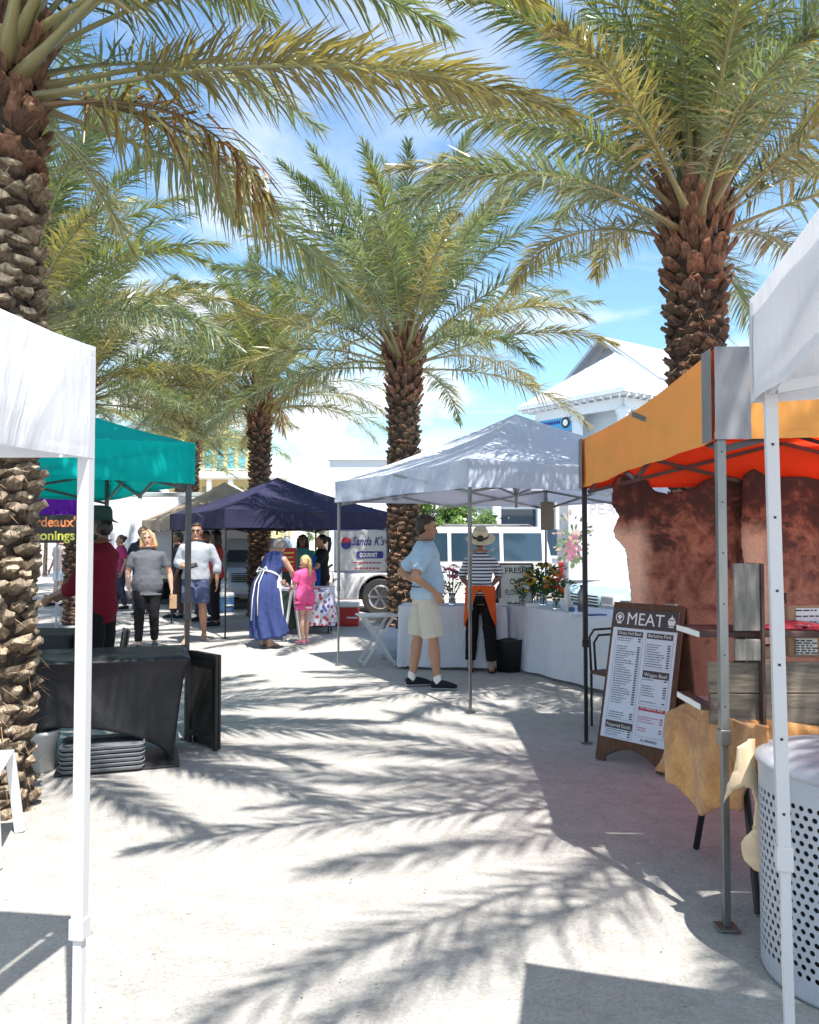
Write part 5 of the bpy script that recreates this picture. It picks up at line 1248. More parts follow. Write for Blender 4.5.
MB().tube([(-.1, 0, .36), (-.05, 0, .5), (.05, 0, .5), (.1, 0, .36)], .01).build('handle', M['black'], bg_, local=True)
# hanging speaker / plaque on the tent's far leg
hb = thing('hanging_board', P(547, 516, 11.6), 'brown board hanging at the rear leg of the flower tent', 'board')
MB().box((0, 0, 0), (.18, .03, .40)).build('board_panel', simple('olive_brown', (0.16, 0.14, 0.10), .8, .1), hb, local=True, bevel=.004)
MB().box((.14, .02, 0), (.07, .02, .38)).build('paper_strip', M['ink_white'], hb, local=True)
MB().tube([(0, 0, .2), (0, 0, .42)], .004, 6).build('cord', M['black'], hb, local=True)

# ---------------------------------------------------------------- navy tent stall
bn2 = thing('food_banner', P(361, 551, 12.9), 'white hanging banner reading Sanda K\'s GOURMET beside the middle palm', 'banner')
bx = lambda x, z, o=0: Vector((x, -o, z))
w2, h2_ = .415, .335
MB().grid(lambda u, v: (-w2 + 2 * w2 * u, .01 * math.sin(u * 7), -h2_ + 2 * h2_ * v), 24, 12).build('banner_cloth', simple('banner_cloth', (0.60, 0.60, 0.60), .8, .04), bn2, local=True, smooth=True, solid=.004)
for a, b in (((-w2, -h2_), (w2, -h2_)), ((-w2, h2_), (w2, h2_)), ((-w2, -h2_), (-w2, h2_)), ((w2, -h2_), (w2, h2_))):
    MB().tube([bx(a[0], a[1]), bx(b[0], b[1])], .008, 6).build('hem', M['ink_navy'], bn2, local=True)
bl_ = bn2.location
text_mesh(bn2, 'lettering', "Sanda K's", M['ink_navy'], bl_ + Vector((.105, -.014, .09)), (1, 0, 0), (0, 0, 1), .19, .001, .003, .52, off=.002, shear=.35)
pill = [bx(x * .21 + .14, z * .055 - .06, .016) for x, z in [(-1, -.6), (-.93, -1), (.93, -1), (1, -.6), (1, .6), (.93, 1), (-.93, 1), (-1, .6)]]
MB().prism(pill, (0, -1, 0), .002).build('name_plate', M['ink_navy'], bn2, local=True)
text_mesh(bn2, 'lettering', 'GOURMET', M['ink_white'], bl_ + Vector((.12, -.019, -.093)), (1, 0, 0), (0, 0, 1), .09, .001, .003, .28, off=.002)
m = MB(); m.prism([bx(-.235 + .075 * math.cos(a), .15 + .07 * math.sin(a), .016) for a in [2 * math.pi * k / 24 for k in range(24)]], (0, -1, 0), .002); em = m.build('emblem', M['ink_red'], bn2, local=True)
MB().prism([bx(-.235 + .078 * math.cos(a), .13 + .07 * math.sin(a) - (.03 if 0 < k < 12 else 0), .0185) for k, a in enumerate([math.pi + math.pi * k / 12 for k in range(13)])], (0, -1, 0), .002).build('emblem_swoosh', M['ink_navy'], em, local=True)
for z, x0, x1 in ((-.185, -.12, .32), (-.27, -.10, .30)):
    m = MB(); x = x0; rng = random.Random(int(z * -1000))
    while x < x1: l = rng.uniform(.02, .07); m.box((x + l / 2, -.016, z), (l, .002, .022)); x += l + .014
    m.build('small_print', M['ink_red'], bn2, local=True)
for x in (-.38, .38): MB().tube([(x, 0, h2_), (x, 0, h2_ + .16)], .005, 6).build('cord', M['black'], bn2, local=True)
def cooler(loc, label, mat, w=.55, d=.36, h=.38, rz=0):
    t = thing('cooler', loc, label, 'cooler', 'coolers set out by the stalls', rz=rz)
    MB().box((0, 0, h * .4), (w, d, h * .8)).build('cooler_body', mat, t, local=True, bevel=.02)
    MB().box((0, 0, h * .9), (w * 1.03, d * 1.04, h * .2)).build('lid', M['white_plastic'], t, local=True, bevel=.02)
    MB().box((w * .3, -d / 2 - .012, h * .36), (w * .36, .02, .03)).build('handle', M['white_plastic'], t, local=True, bevel=.005)
cooler(PX(344, 15.2, 0), 'red cooler with a white lid, standing right of the floral table', M['red_plastic'], .56, .36, .42)
cooler(PX(291, 14.7, 0), 'red cooler half hidden behind the floral table', M['red_plastic'], .30, .3, .40)
cooler(PX(222, 18.0, 0), 'blue cooler on the ground behind the man in grey', M['blue_plastic'], .52, .34, .42, .3)
ft = thing('floral_table', PX(309, 14.0, 0), 'stall table under a white cloth with blue and red flowers', 'table')
t = MT('floral'); v = t.coord(); vo = t.n('ShaderNodeTexVoronoi'); vo.inputs['Scale'].default_value = 13; t.l(v, vo.inputs['Vector'])
k = t.math('LESS_THAN', vo.outputs['Distance'], .42); t.l(t.mix(k, (.66, .66, .74), t.mix(t.math('GREATER_THAN', t.noise(v, 4, 2), .52), (.10, .13, .42), (.55, .06, .08))), t.b.inputs['Base Color']); M['floral'] = t.m
m = MB(); m.rings([[(sx * (.42 + .03 * q) + .03 * q * math.sin(i * 1.7), sy * (.30 + .03 * q) + .03 * q * math.cos(i * 2.1), .76 - q * .62) for i, (sx, sy) in enumerate([(math.copysign(min(1, abs(math.cos(a)) * 1.4), math.cos(a)), math.copysign(min(1, abs(math.sin(a)) * 1.4), math.sin(a))) for a in [2 * math.pi * k / 60 for k in range(60)]])] for q in (0, .3, .6, 1)], cap=False)
m.build('floral_cloth', M['floral'], ft, local=True, smooth=True); MB().box((0, 0, .762), (.86, .62, .012)).build('table_top', M['floral'], ft, local=True)
for x in (-.36, .36):
    for y in (-.24, .24): MB().tube([(x, y, 0), (x, y, .75)], .014).build('leg', M['black_metal'], ft, local=True)
rs = thing('red_price_board', PX(289, 14.6, 1.02), 'red board with yellow lettering lines on the stall under the navy tent', 'board')
MB().box((0, 0, .2), (.27, .03, .42)).build('board_panel', M['red_plastic'], rs, local=True, bevel=.004); MB().box((0, .05, -.13), (.24, .1, .26)).build('board_foot', M['black'], rs, local=True)
m = MB()
for k in range(4): m.box((0, -.018, .32 - k * .08), (.18 - .03 * (k % 2), .002, .022))
m.build('print_lines', M['ink_yellow'], rs, local=True)
for i, (px, lb, mt) in enumerate(((296, 'white tilted menu card on the floral table', 'ink_white'), (303, 'pale blue tilted menu card on the floral table', 'paper'))):
    c = thing('menu_card', PX(px, 13.9, .77), lb, 'menu card', 'menu cards on the floral table')
    MB().box((0, 0, .13), (.15, .012, .28), m=Matrix.Rotation(-.35, 3, 'X')).build('card_panel', M[mt], c, local=True); MB().bar((0, .12, 0), (0, .04, .2), .05, .006).build('card_stand', M[mt], c, local=True)
    m = MB()
    for k in range(5): m.box((0, .028 - .0 - k * -.012 - .03, .06 + k * .035), (.10, .003, .008))
    m.build('print_lines', M['ink_red' if i == 0 else 'ink_black'], c, local=True)
ca = thing('chalk_board', PX(283, 13.0, 0), 'white framed A-frame chalkboard between the blue dress and the pink girl', 'chalkboard', rz=-.5)
for sgn in (-1, 1):
    for x in (-.19, .19): MB().bar((x, sgn * .20, 0), (x, sgn * .015, .80), .03, .03).build('frame_leg', M['white_metal'], ca, local=True)
    MB().bar((0, sgn * .165, .16), (0, sgn * .03, .76), .36, .012, (0, 1, 0)).build('slate', M['hat_green'], ca, local=True)
    MB().bar((-.2, sgn * .022, .78), (.2, sgn * .022, .78), .03, .03).build('frame_bar', M['white_metal'], ca, local=True)
# ---------------------------------------------------------------- left foreground: black table and things round it
bt = thing('black_table', (-1.52, 5.72, 0), 'table in a tight black stretch cover beside the nearest palm', 'table')
TR = Vector((-1.52, 5.72, 0)); lu = Vector((-.95, -.31, 0)).normalized(); dv_ = Vector((-.31, .95, 0)).normalized(); LW, LD = 1.83, .76
def topz(a, b): return TR + lu * (LW * a) + dv_ * (LD * b)
def slabf(u, v):
    p = topz(u, v); e = min(u * LW, (1 - u) * LW, v * LD, (1 - v) * LD)
    return p + Vector((0, 0, .745 - .012 * (1 - sm(0, .03, e)) + .002 * noise.noise(p * 6)))
m = MB(); m.grid(slabf, 40, 18)
def face(a0, a1, arch, nu):
    """stretch fabric between two top corners with feet drawn inwards"""
    A = a0; Bc = a1; L = (Bc - A).length; d = (Bc - A).normalized(); c = topz(.5, .5)
    fi = .115
    def fn(u, q):
        zb = arch * math.sin(math.pi * u) ** .55 if 0 < u < 1 else 0
        z = .733 * (1 - q) + zb * q
        pin = fi * (1 - (z / .733)) ** .55
        cc = (c - (A + d * (L * u))); cc.normalize()
        s = pin + (L - 2 * pin) * u
        p = A + d * s; inn = (c - (A + Bc) / 2).normalized()
        p = p + inn * (pin * .9 + .035 * math.sin(math.pi * u) * math.sin(math.pi * q) + .010 * noise.noise(Vector((u * 9, q * 1.3, L))) * q)
        return p + Vector((0, 0, z))
    m.grid(fn, nu, 26)
cs = [topz(0, 0), topz(1, 0), topz(1, 1), topz(0, 1)]
face(cs[0], cs[1], .30, 70); face(cs[1], cs[2], .16, 30); face(cs[2], cs[3], .30, 70); face(cs[3], cs[0], .16, 30)
m.build('stretch_cover', M['cloth_black'], bt, smooth=True, solid=.003)
for a, b in ((.07, .16), (.93, .16), (.93, .84), (.07, .84)):
    p = topz(a, b); MB().tube([p, p + Vector((0, 0, .72))], .014).build('leg', M['black_metal'], bt)
M['tray_grey'] = simple('tray_grey', (0.20, 0.21, 0.23), .4, .1, 4); M['tray_black'] = simple('tray_black', (0.03, 0.03, 0.035), .4, .1, 4)
st0 = P(101, 762, 5.62); rzt = math.atan2(lu.y, lu.x)
ords = ['bottom', 'second', 'third', 'fourth', 'fifth', 'top']
for k in range(6):
    mm = MB(); w_, d_ = (.54, .36); c = Vector((st0.x + .004 * math.sin(k * 3), 5.66, .028 + k * .029)); R2 = Matrix.Rotation(rzt + .02 * math.sin(k * 2), 3, 'Z')
    def rr(s, z): 
        o = []
        for cx_, cy_, a0 in ((1, 1, 0), (-1, 1, 90), (-1, -1, 180), (1, -1, 270)):
            for q in range(5):
                a = R(a0 + 22.5 * q); o.append(c + R2 @ Vector((cx_ * (w_ / 2 - .05) * 1 + (.05 - s) * math.cos(a) , cy_ * (d_ / 2 - .05) + (.05 - s) * math.sin(a), z)))
        return o
    mm.rings([rr(.012, -.010), rr(.0, .008), rr(.0, .013), rr(.010, .013), rr(.02, -.004)])
    tag(mm.build('tray', M['tray_grey'], smooth=False, bevel=.002), ['bottom grey tray of the stack under the black table, flat on the sand', 'second grey tray from the bottom of the stack under the black table', 'third grey tray up in the stack under the black table', 'third grey tray from the top of the stack under the black table', 'grey tray just below the top one in the stack under the black table', 'topmost grey tray of the stack under the black table'][k], 'tray', 'grey trays stacked under the black table')
tag(MB().box((st0.x + .06, 5.80, .010), (.80, .52, .012), rzt).build('mat', M['tray_black'], bevel=.003), 'flat black mat lying on the sand under the tray stack', 'mat')
bk = thing('white_bucket', (-2.52, 5.62, 0), 'white plastic bucket between the nearest palm and the tray stack', 'bucket')
MB().lathe((0, 0, 0), [(0, 0), (.10, 0), (.125, .24), (.135, .245), (.135, .27), (.12, .27), (.095, .01)], 24, cap=False).build('bucket_body', M['white_plastic'], bk, local=True, smooth=True)
MB().tube([(.13 * math.cos(a), .13 * math.sin(a) , .25 - .08 * math.sin(a)) for a in [math.pi * k / 10 for k in range(11)]], .004, 6).build('handle', M['steel'], bk, local=True)
def leaning(label, a, b, h, lean):
    a = Vector(a); b = Vector(b); d = (b - a).normalized(); n = Vector((-d.y, d.x, 0)); t = thing('sandwich_board', a, label, 'board', 'dark sandwich boards'); up = (Vector((0, 0, 1)) * h + n * lean)
    W = (b - a).length; wd = .035
    for p, q, nm in ((a, a + up, 'frame_side'), (b, b + up, 'frame_side')): MB().bar(p, q, .04, .025, d.cross(up)).build(nm, M['black'], t, bevel=.003)
    for z in (.12, .98): MB().bar(a + up * z, b + up * z, .03, .04, up).build('frame_rail', M['black'], t, bevel=.003)
    MB().prism([a + up * .12, b + up * .12, b + up * .98, a + up * .98], n, .008).build('slate', simple('slate_dark', (0.035, 0.035, 0.03), .7, .3, 5), t)
    MB().prism([a + n * .03, b + n * .03, b + n * .03 + up, a + n * .03 + up], n, .02).build('rear_panel', M['black'], t, bevel=.003)
leaning('dark wooden sandwich board standing at the foot of the teal tent leg', (-1.70, 6.38, 0), (-1.44, 6.12, 0), .70, .0)
leaning('small dark board standing behind the black table near the maroon shirt', (-3.35, 9.4, 0), (-3.24, 9.15, 0), .55, .08)
# second dark table behind the man
b2 = thing('black_cloth_table', (-3.3, 7.3, 0), 'low dark covered table left of the man in maroon, behind the nearest palm', 'table')
m = MB(); m.box((-3.55, 7.6, .70), (1.1, .6, .03)); m.build('table_top', M['cloth_black'], b2)
m = MB(); m.rings([[Vector((-3.55 + .56 * x * (1 + .03 * q) + .015 * q * math.sin(i * 1.9), 7.6 + .31 * y * (1 + .03 * q), .715 - .66 * q)) for i, (x, y) in enumerate([(max(-1, min(1, 1.4 * math.cos(a))), max(-1, min(1, 1.4 * math.sin(a)))) for a in [2 * math.pi * k / 60 for k in range(60)]])] for q in (0, .3, .6, 1)], cap=False); m.build('cloth', M['cloth_black'], b2, smooth=True)
# seasonings sign
sg = thing('seasonings_sign', Vector(P(42, 529, 11.75)), "black sign reading Bordeaux's Seasonings in orange and yellow under the purple tent", 'sign')
MB().box((0, 0, 0), (1.15, .03, .40)).build('sign_panel', M['black'], sg, local=True, bevel=.004)
lc = sg.location
text_mesh(sg, 'lettering', "Bordeaux's", M['ink_orange'], lc + Vector((.13, -.016, .035)), (1, 0, 0), (0, 0, 1), .20, .001, .004, .86, off=.002)
text_mesh(sg, 'lettering', "Seasonings", M['ink_yellow'], lc + Vector((.06, -.016, -.155)), (1, 0, 0), (0, 0, 1), .19, .001, .004, .84, off=.002)
for x in (-.5, .5): MB().tube([(x, 0, .2), (x, 0, .36)], .006, 6).build('cord', M['black'], sg, local=True)
# white stacking chair
ch = thing('plastic_chair', (-2.25, 4.12, 0), 'white plastic garden chair at the left edge before the nearest palm', 'chair', rz=R(195))
m = MB(); m.grid(lambda u, v: ((u - .5) * (.44 + .03 * v), (v - .5) * .42, .43 - .015 * math.sin(math.pi * u) * math.sin(math.pi * v) + .012 * (1 - v)), 12, 12); m.build('seat', M['white_plastic'], ch, local=True, smooth=True, solid=.012)
m = MB(); m.grid(lambda u, v: ((u - .5) * (.44 - .10 * v), .21 + .10 * v + .03 * (1 - (2 * u - 1) ** 2), .44 + .40 * v), 12, 10); m.build('backrest', M['white_plastic'], ch, local=True, smooth=True, solid=.012)
for sx in (-1, 1):
    MB().bar((sx * .20, -.20, .43), (sx * .245, -.25, 0), .050, .030, (0, 1, 0)).build('leg', M['white_plastic'], ch, local=True, bevel=.008); MB().bar((sx * .20, .20, .43), (sx * .24, .27, 0), .050, .030, (0, 1, 0)).build('leg', M['white_plastic'], ch, local=True, bevel=.008)
# bow back chair by the dark leg
oc = thing('metal_chair', (1.80, 6.85, 0), 'black tubular chair between the dark tent leg and the menu board', 'chair', rz=.5)
for sx in (-1, 1):
    MB().tube([(sx * .2, -.2, 0), (sx * .2, -.2, .44)], .011, 8).build('leg', M['black_metal'], oc, local=True); MB().tube([(sx * .2, .2, 0), (sx * .2, .2, .44)], .011, 8).build('leg', M['black_metal'], oc, local=True)
for r_ in (0, .05): MB().tube([(-.2 + r_, .2, .44), (-.2 + r_, .22, .74 - r_), (-.15 + r_, .22, .80 - r_), (.15 - r_, .22, .80 - r_), (.2 - r_, .22, .74 - r_), (.2 - r_, .2, .44)], .010, 8).build('back_bow', M['black_metal'], oc, local=True, smooth=True)
MB().box((0, 0, .45), (.42, .42, .03)).build('seat', M['brown_wood'], oc, local=True, bevel=.01)

# ---------------------------------------------------------------- vehicles (local: +X forward)
def wheel(parent, c, r, w=.22):
    wl = MB(); c = Vector(c)
    def ringp(rad, y): return [c + Vector((rad * math.cos(a), y, rad * math.sin(a))) for a in [2 * math.pi * k / 32 for k in range(32)]]
    wl.rings([ringp(r * .62, -w / 2), ringp(r * .93, -w / 2), ringp(r, -w * .32), ringp(r, w * .32), ringp(r * .93, w / 2), ringp(r * .62, w / 2)], cap=True)
    whl = wl.build('wheel', M['rubber'], parent, local=True, smooth=False)
    sg_ = -1 if c.y < 0 else 1
    m = MB()
    def rp(rad, o_): return [c + Vector((rad * math.cos(a), sg_ * (w / 2 + o_), rad * math.sin(a))) for a in [2 * math.pi * k / 32 for k in range(32)]]
    m.rings([rp(r * .66, .004), rp(r * .62, .012), rp(r * .56, .004)], cap=False)
    for k in range(6):
        a = 2 * math.pi * k / 6; d = Vector((math.cos(a), 0, math.sin(a))); m.bar(c + d * .02 + Vector((0, sg_ * (w / 2 + .008), 0)), c + d * r * .6 + Vector((0, sg_ * (w / 2 + .006), 0)), .05, .012, (0, 1, 0))
    m.tube([c + Vector((0, sg_ * w / 2, 0)), c + Vector((0, sg_ * (w / 2 + .02), 0))], .05, 12); m.build('rim', M['chrome'], whl, local=True)
def vehicle(name, loc, rz, label, mat, L=4.8, W=1.9, Hh=1.85, belt=1.08, hood=1.02, ride=.32, r=.38, wx=(1.45, -1.42), ws=(.95, .45), rear=-2.15, rack=True, group=None, kind='suv'):
    t = thing(name, loc, label, 'car', group, rz=rz)
    hl = L / 2; pol = []
    # lower outline with wheel arches, clockwise from rear bottom
    def arch(cx_): return [(cx_ + (r + .07) * math.cos(a), max(ride, r + (r + .07) * math.sin(a))) for a in [math.pi * (1 - k / 12) for k in range(13)]]
    top = [(hl - .02, .62), (hl - .06, hood - .16), (hl - .30, hood - .04), (ws[0] + .05, hood + .05), (ws[0], belt)]
    pol = [(-hl + .05, ride + .08)] + [p for p in [(wx[1] - r - .07, ride)]] + arch(wx[1])[1:-1] + [(wx[1] + r + .07, ride), (wx[0] - r - .07, ride)] + arch(wx[0])[1:-1] + [(wx[0] + r + .07, ride), (hl - .12, ride), (hl, ride + .1)] + top + [(rear, belt), (-hl + .02, belt - .05), (-hl, .60)]
    m = MB(); n = len(pol)
    def side(y, k): return [Vector((x, y * (1 - .05 * k * max(0, (abs(x) - hl * .7) / (hl * .3)) ** 2), z)) for x, z in pol]
    ringsL = [side(-W / 2 + .05, 1), side(-W / 2, 1), side(W / 2, 1), side(W / 2 - .05, 1)]
    vs = [p for q in (side(-W / 2, 1.5), side(W / 2, 1.5)) for p in q]
    m.add(vs, [tuple(range(n)), tuple(range(2 * n - 1, n - 1, -1))] + [(i, (i + 1) % n, (i + 1) % n + n, i + n) for i in range(n)])
    body = m.build('body', mat, t, local=True, bevel=.035)
    # dark underbody between the wheels
    MB().box((0, 0, ride + .13), (L * .9, W * .86, .26)).build('underbody', M['black'], t, local=True)
    # cabin
    tx = .07 * 2; rf = [(ws[0], belt - .01), (ws[1], Hh - .06), (ws[1] - .25, Hh), (rear + .25, Hh), (rear + .06, Hh - .08), (rear - .06, belt - .01)]
    def cab(y): return [Vector((x, y * (1 - .13 * (z - belt) / (Hh - belt)), z)) for x, z in rf]
    vs = cab(-W / 2 + .03) + cab(W / 2 - .03); k = len(rf)
    cb = MB().add(vs, [tuple(range(k)), tuple(range(2 * k - 1, k - 1, -1))] + [(i, (i + 1) % k, (i + 1) % k + k, i + k) for i in range(k)]).build('cabin', mat, t, local=True, bevel=.03)
    zt_, zb_ = Hh - .13, belt + .05
    def sidept(x, z, sy): return Vector((x, sy * ((W / 2 - .03) * (1 - .13 * (z - belt) / (Hh - belt)) + .008), z))
    span0 = ws[0] - .16; spans = [(span0, .02), (-.06, rear + 1.06), (rear + .98, rear + .16)]
    for sy in (-1, 1):
        for i, (xa, xb) in enumerate(spans):
            xt = xa if i else ws[1] + .02 - .0
            q = [sidept(xa - (.0 if i else .02), zb_, sy), sidept(xb, zb_, sy), sidept(xb, zt_, sy), sidept(min(xa, xt - .04) if i == 0 else xa, zt_, sy)]
            MB().prism(q, (0, sy, 0), .006).build('window', M['glass_tinted'], t, local=True)
        for xd in (ws[0] - .12, -.02, rear + 1.02):
            MB().box((xd, sy * (W / 2 + .001), (belt + ride) / 2 + .05), (.012, .006, belt - ride - .15)).build('door_seam', M['black'], t, local=True)
        for xd in (.12, rear + 1.18): MB().box((xd, sy * (W / 2 + .015), belt - .13), (.17, .03, .03)).build('door_handle', mat, t, local=True, bevel=.006)
        mr = MB().ell((ws[0] - .22, sy * (W / 2 + .11), belt + .10), (.06, .11, .09)).build('wing_mirror', mat, t, local=True, smooth=True)
        MB().box((hl - .16, sy * (W / 2 - .22), hood - .20), (.30, .36, .16)).build('headlight', M['lens'], t, local=True, bevel=.03)
        MB().box((-hl + .06, sy * (W / 2 - .10), belt - .15), (.10, .215, .34)).build('tail_light', M['lens_red'], t, local=True, bevel=.02)
        if rack: MB().tube([(ws[1] - .3, sy * .62, Hh + .005), (ws[1] - .4, sy * .62, Hh + .05), (rear + .4, sy * .62, Hh + .05), (rear + .3, sy * .62, Hh + .005)], .016, 8).build('roof_rail', M['dark_metal'], t, local=True)
    MB().prism([Vector((ws[0] - .02 + .012, y, belt + .05)) if z == 0 else Vector((ws[1] + .012, y * .9, Hh - .12)) for y, z in ((-W / 2 + .14, 0), (W / 2 - .14, 0), (W / 2 - .16, 1), (-W / 2 + .16, 1))], (1, 0, .5), .006).build('windscreen', M['glass_tinted'], t, local=True)
    MB().prism([Vector((rear - .05 - .012, y, belt + .06)) if z == 0 else Vector((rear + .05 - .012, y * .9, Hh - .14)) for y, z in ((-W / 2 + .16, 0), (W / 2 - .16, 0), (W / 2 - .18, 1), (-W / 2 + .18, 1))], (-1, 0, .1), .006).build('rear_window', M['glass_tinted'], t, local=True)
    g = MB()
    for k_ in range(5): g.box((hl + .002, 0, hood - .34 + k_ * .045), (.03, W * .48, .022))
    g.build('grille', M['black_metal'], t, local=True)
    MB().box((hl + .0, 0, ride + .16), (.10, W * .94, .20)).build('bumper', M['grey_plastic'] if kind == 'suv' else mat, t, local=True, bevel=.03); MB().box((-hl + .0, 0, ride + .18), (.12, W * .94, .20)).build('bumper', M['grey_plastic'] if kind == 'suv' else mat, t, local=True, bevel=.03)
    for x in wx:
        for sy in (-1, 1): wheel(t, (x, sy * (W / 2 - .12), r), r)
    return t
G3 = 'cars parked behind the stalls'
suv = vehicle('parked_car', (0.78, 18.2, 0), R(183), 'white sport utility vehicle with dark windows parked behind the flower tent', M['car_white'], L=4.9, group=G3)
bb = MB()
for sy in (-.55, .55): bb.tube([(2.52, sy, .35), (2.60, sy, .5), (2.60, sy, .95), (2.50, sy, 1.02)], .03, 8)
bb.tube([(2.60, -.55, .95), (2.60, .55, .95)], .03, 8); bb.build('bull_bar', M['dark_metal'], suv, local=True)
lc_ = vehicle('parked_car', (4.75, 13.0, 0), R(197), 'pale blue car whose nose shows between the dark tent leg and the cowhide', M['car_blue'], L=4.5, W=1.8, Hh=1.5, belt=.92, hood=.90, ride=.22, r=.33, ws=(.85, .05), rear=-1.7, rack=False, group=G3, kind='car')
vehicle('parked_car', (-3.75, 20.6, 0), R(275), 'silver grey car facing the viewer behind the blue dress', M['car_silver'], L=4.4, W=1.8, Hh=1.62, ride=.28, belt=1.0, hood=.98, r=.35, group=G3)
vehicle('parked_car', (-6.6, 24.5, 0), R(120), 'white car parked far behind the blonde woman', M['car_white'], L=4.4, W=1.8, Hh=1.55, ride=.28, belt=1.0, hood=.95, r=.35, rack=False, group=G3)
# box trailers
def trailer(loc, rz, L, W, z0, z1, label, name='box_trailer'):
    t = thing(name, loc, label, 'trailer', rz=rz)
    MB().box((0, 0, (z0 + z1) / 2), (L, W, z1 - z0)).build('box_body', simple('trailer_white', (0.62, 0.63, 0.67), .45, .03, 2), t, local=True, bevel=.03)
    MB().box((0, 0, z0 - .04), (L * .98, W * .96, .08)).build('chassis', M['dark_metal'], t, local=True)
    for z in (z0 + .05, z1 - .05): MB().box((0, -W / 2 - .006, z), (L, .012, .08)).build('trim_rail', M['chrome'], t, local=True)
    for x in (-.45, .45):
        for sy in (-1, 1): wheel(t, (x, sy * (W / 2 - .13), .34), .34)
    for sy in (-1, 1):
        MB().tube([(0 + .95 * math.cos(a), sy * (W / 2 + .02), .36 + .48 * math.sin(a)) for a in [math.pi * k / 12 for k in range(13)]], (.03, .1), 6).build('mudguard', M['white_metal'], t, local=True)
    return t
tr1 = trailer((6.6, 18.6, 0), R(-4), 6.2, 2.2, .62, 3.05, 'white box trailer printed with a flower bouquet and the word PEACH')
R1 = Matrix.Rotation(R(-4), 3, 'Z'); L0_ = Vector((6.6, 18.6, 0))
def onside(x, z, o=0.004): return L0_ + R1 @ Vector((x, -1.1 - o, z))
dside = 17.5
def sx_of(px):  # local x on the near side for a pixel column
    r_ = ray(px, 541); n_ = R1 @ Vector((0, -1, 0)); k = (onside(0, 0) - Vector((0, 0, 0))).dot(n_) / (r_.x * n_.x + r_.y * n_.y); p = Vector((r_.x * k, r_.y * k, 0)); return (R1.inverted() @ (p - L0_)).x
text_mesh(tr1, 'lettering', 'PEACH', M['ink_grey'], onside(sx_of(614), 2.14), R1 @ Vector((1, 0, 0)), (0, 0, 1), .34, .001, 0, (sx_of(640) - sx_of(589)) * .92, off=.004)
rng = random.Random(8); cxb = sx_of(573)
cols = {'pink': [], 'green': [], 'dark': [], 'cream': []}
pm = {'pink': MB(), 'green': MB(), 'dark': MB(), 'cream': MB()}
for i in range(190):
    k = rng.choice(['green', 'green', 'dark', 'pink', 'cream']); a = rng.uniform(0, 6.28); rr_ = rng.random() ** .6
    x = cxb + rr_ * math.cos(a) * .42; z = 1.52 + rr_ * math.sin(a) * .52 + (.15 if rr_ > .7 and math.sin(a) > 0 else 0)
    if k == 'pink': x = cxb + rr_ * math.cos(a) * .14; z = 1.42 + rr_ * math.sin(a) * .28
    s = rng.uniform(.02, .06) * (1.4 if k == 'pink' else 1); al = a if k != 'pink' else rng.uniform(0, 6.28)
    e1 = Vector((math.cos(al), 0, math.sin(al))); e2 = Vector((-math.sin(al), 0, math.cos(al)))
    pts = [Vector((x, -1.1 - .005 - i * .00003, z)) + e1 * (s * a_) + e2 * (s * b_) for a_, b_ in ((-1.3, 0), (-.4, .5), (.5, .5), (1.3, 0), (.5, -.5), (-.4, -.5))]
    pm[k].add([L0_ + R1 @ p for p in pts], [(0, 1, 2, 3, 4, 5)])
for k, c in (('pink', (0.42, 0.16, 0.24)), ('green', (0.14, 0.24, 0.10)), ('dark', (0.06, 0.10, 0.06)), ('cream', (0.55, 0.42, 0.34))):
    pm[k].build('printed_bouquet', simple('print_' + k, tuple(x * .75 for x in c), .5, .15), tr1)
tr2 = trailer((-6.0, 21.2, 0), R(6), 4.2, 2.1, .62, 2.75, 'white box trailer with faint pink print behind the navy tent')
text_mesh(tr2, 'lettering', 'Cafe', simple('ink_pink', (0.75, 0.30, 0.35), .6, .02), wmat(tr2) @ Vector((1.2, -1.056, 1.45)), wmat(tr2).to_3x3() @ Vector((1, 0, 0)), (0, 0, 1), .5, .001, 0, .8, off=.004) if False else None

# ---------------------------------------------------------------- buildings
M['siding'] = None
t = MT('siding'); v = t.coord(); wv = t.n('ShaderNodeSeparateXYZ'); t.l(v, wv.inputs[0]); fr_ = t.math('FRACT', t.math('MULTIPLY', wv.outputs[2], 5.5))
t.l(t.bump(fr_, .6, .03), t.b.inputs['Normal']); t.b.inputs['Base Color'].default_value = (.46, .50, .54, 1); t.b.inputs['Roughness'].default_value = .7; M['siding'] = t.m
t = MT('metal_roof'); v = t.coord(); t.b.inputs['Base Color'].default_value = (.50, .50, .51, 1); t.b.inputs['Roughness'].default_value = .45; M['metal_roof'] = t.m
M['trim'] = simple('trim_paint', (0.66, 0.70, 0.73), .5, .03); M['soffit'] = simple('soffit', (0.60, 0.62, 0.62), .6, .04); M['fascia'] = simple('fascia_grey', (0.30, 0.36, 0.42), .5, .04)
pv = thing('white_pavilion', (9.0, 34, 0), 'white pavilion with hipped metal roof and dark edged gable behind the orange tent', 'building')
C0 = Vector((8.99, 34, 0)); a1 = Vector((5.3, 3.8, 0)); a2 = Vector((-3.79, 5.3, 0)); ez = 7.98
cn = [C0, C0 + a1, C0 + a1 + a2, C0 + a2]; ap_ = C0 + (a1 + a2) / 2 + Vector((0, 0, 10.45))
zc_ = lambda p, z: Vector((p.x, p.y, z))
m = MB()
for i in range(4):
    a, b = zc_(cn[i], ez), zc_(cn[(i + 1) % 4], ez)
    m.add([a, b, ap_], [(0, 1, 2)]); 
m.build('hip_roof', M['metal_roof'], pv, solid=.06)
sm_ = MB()   # standing seams
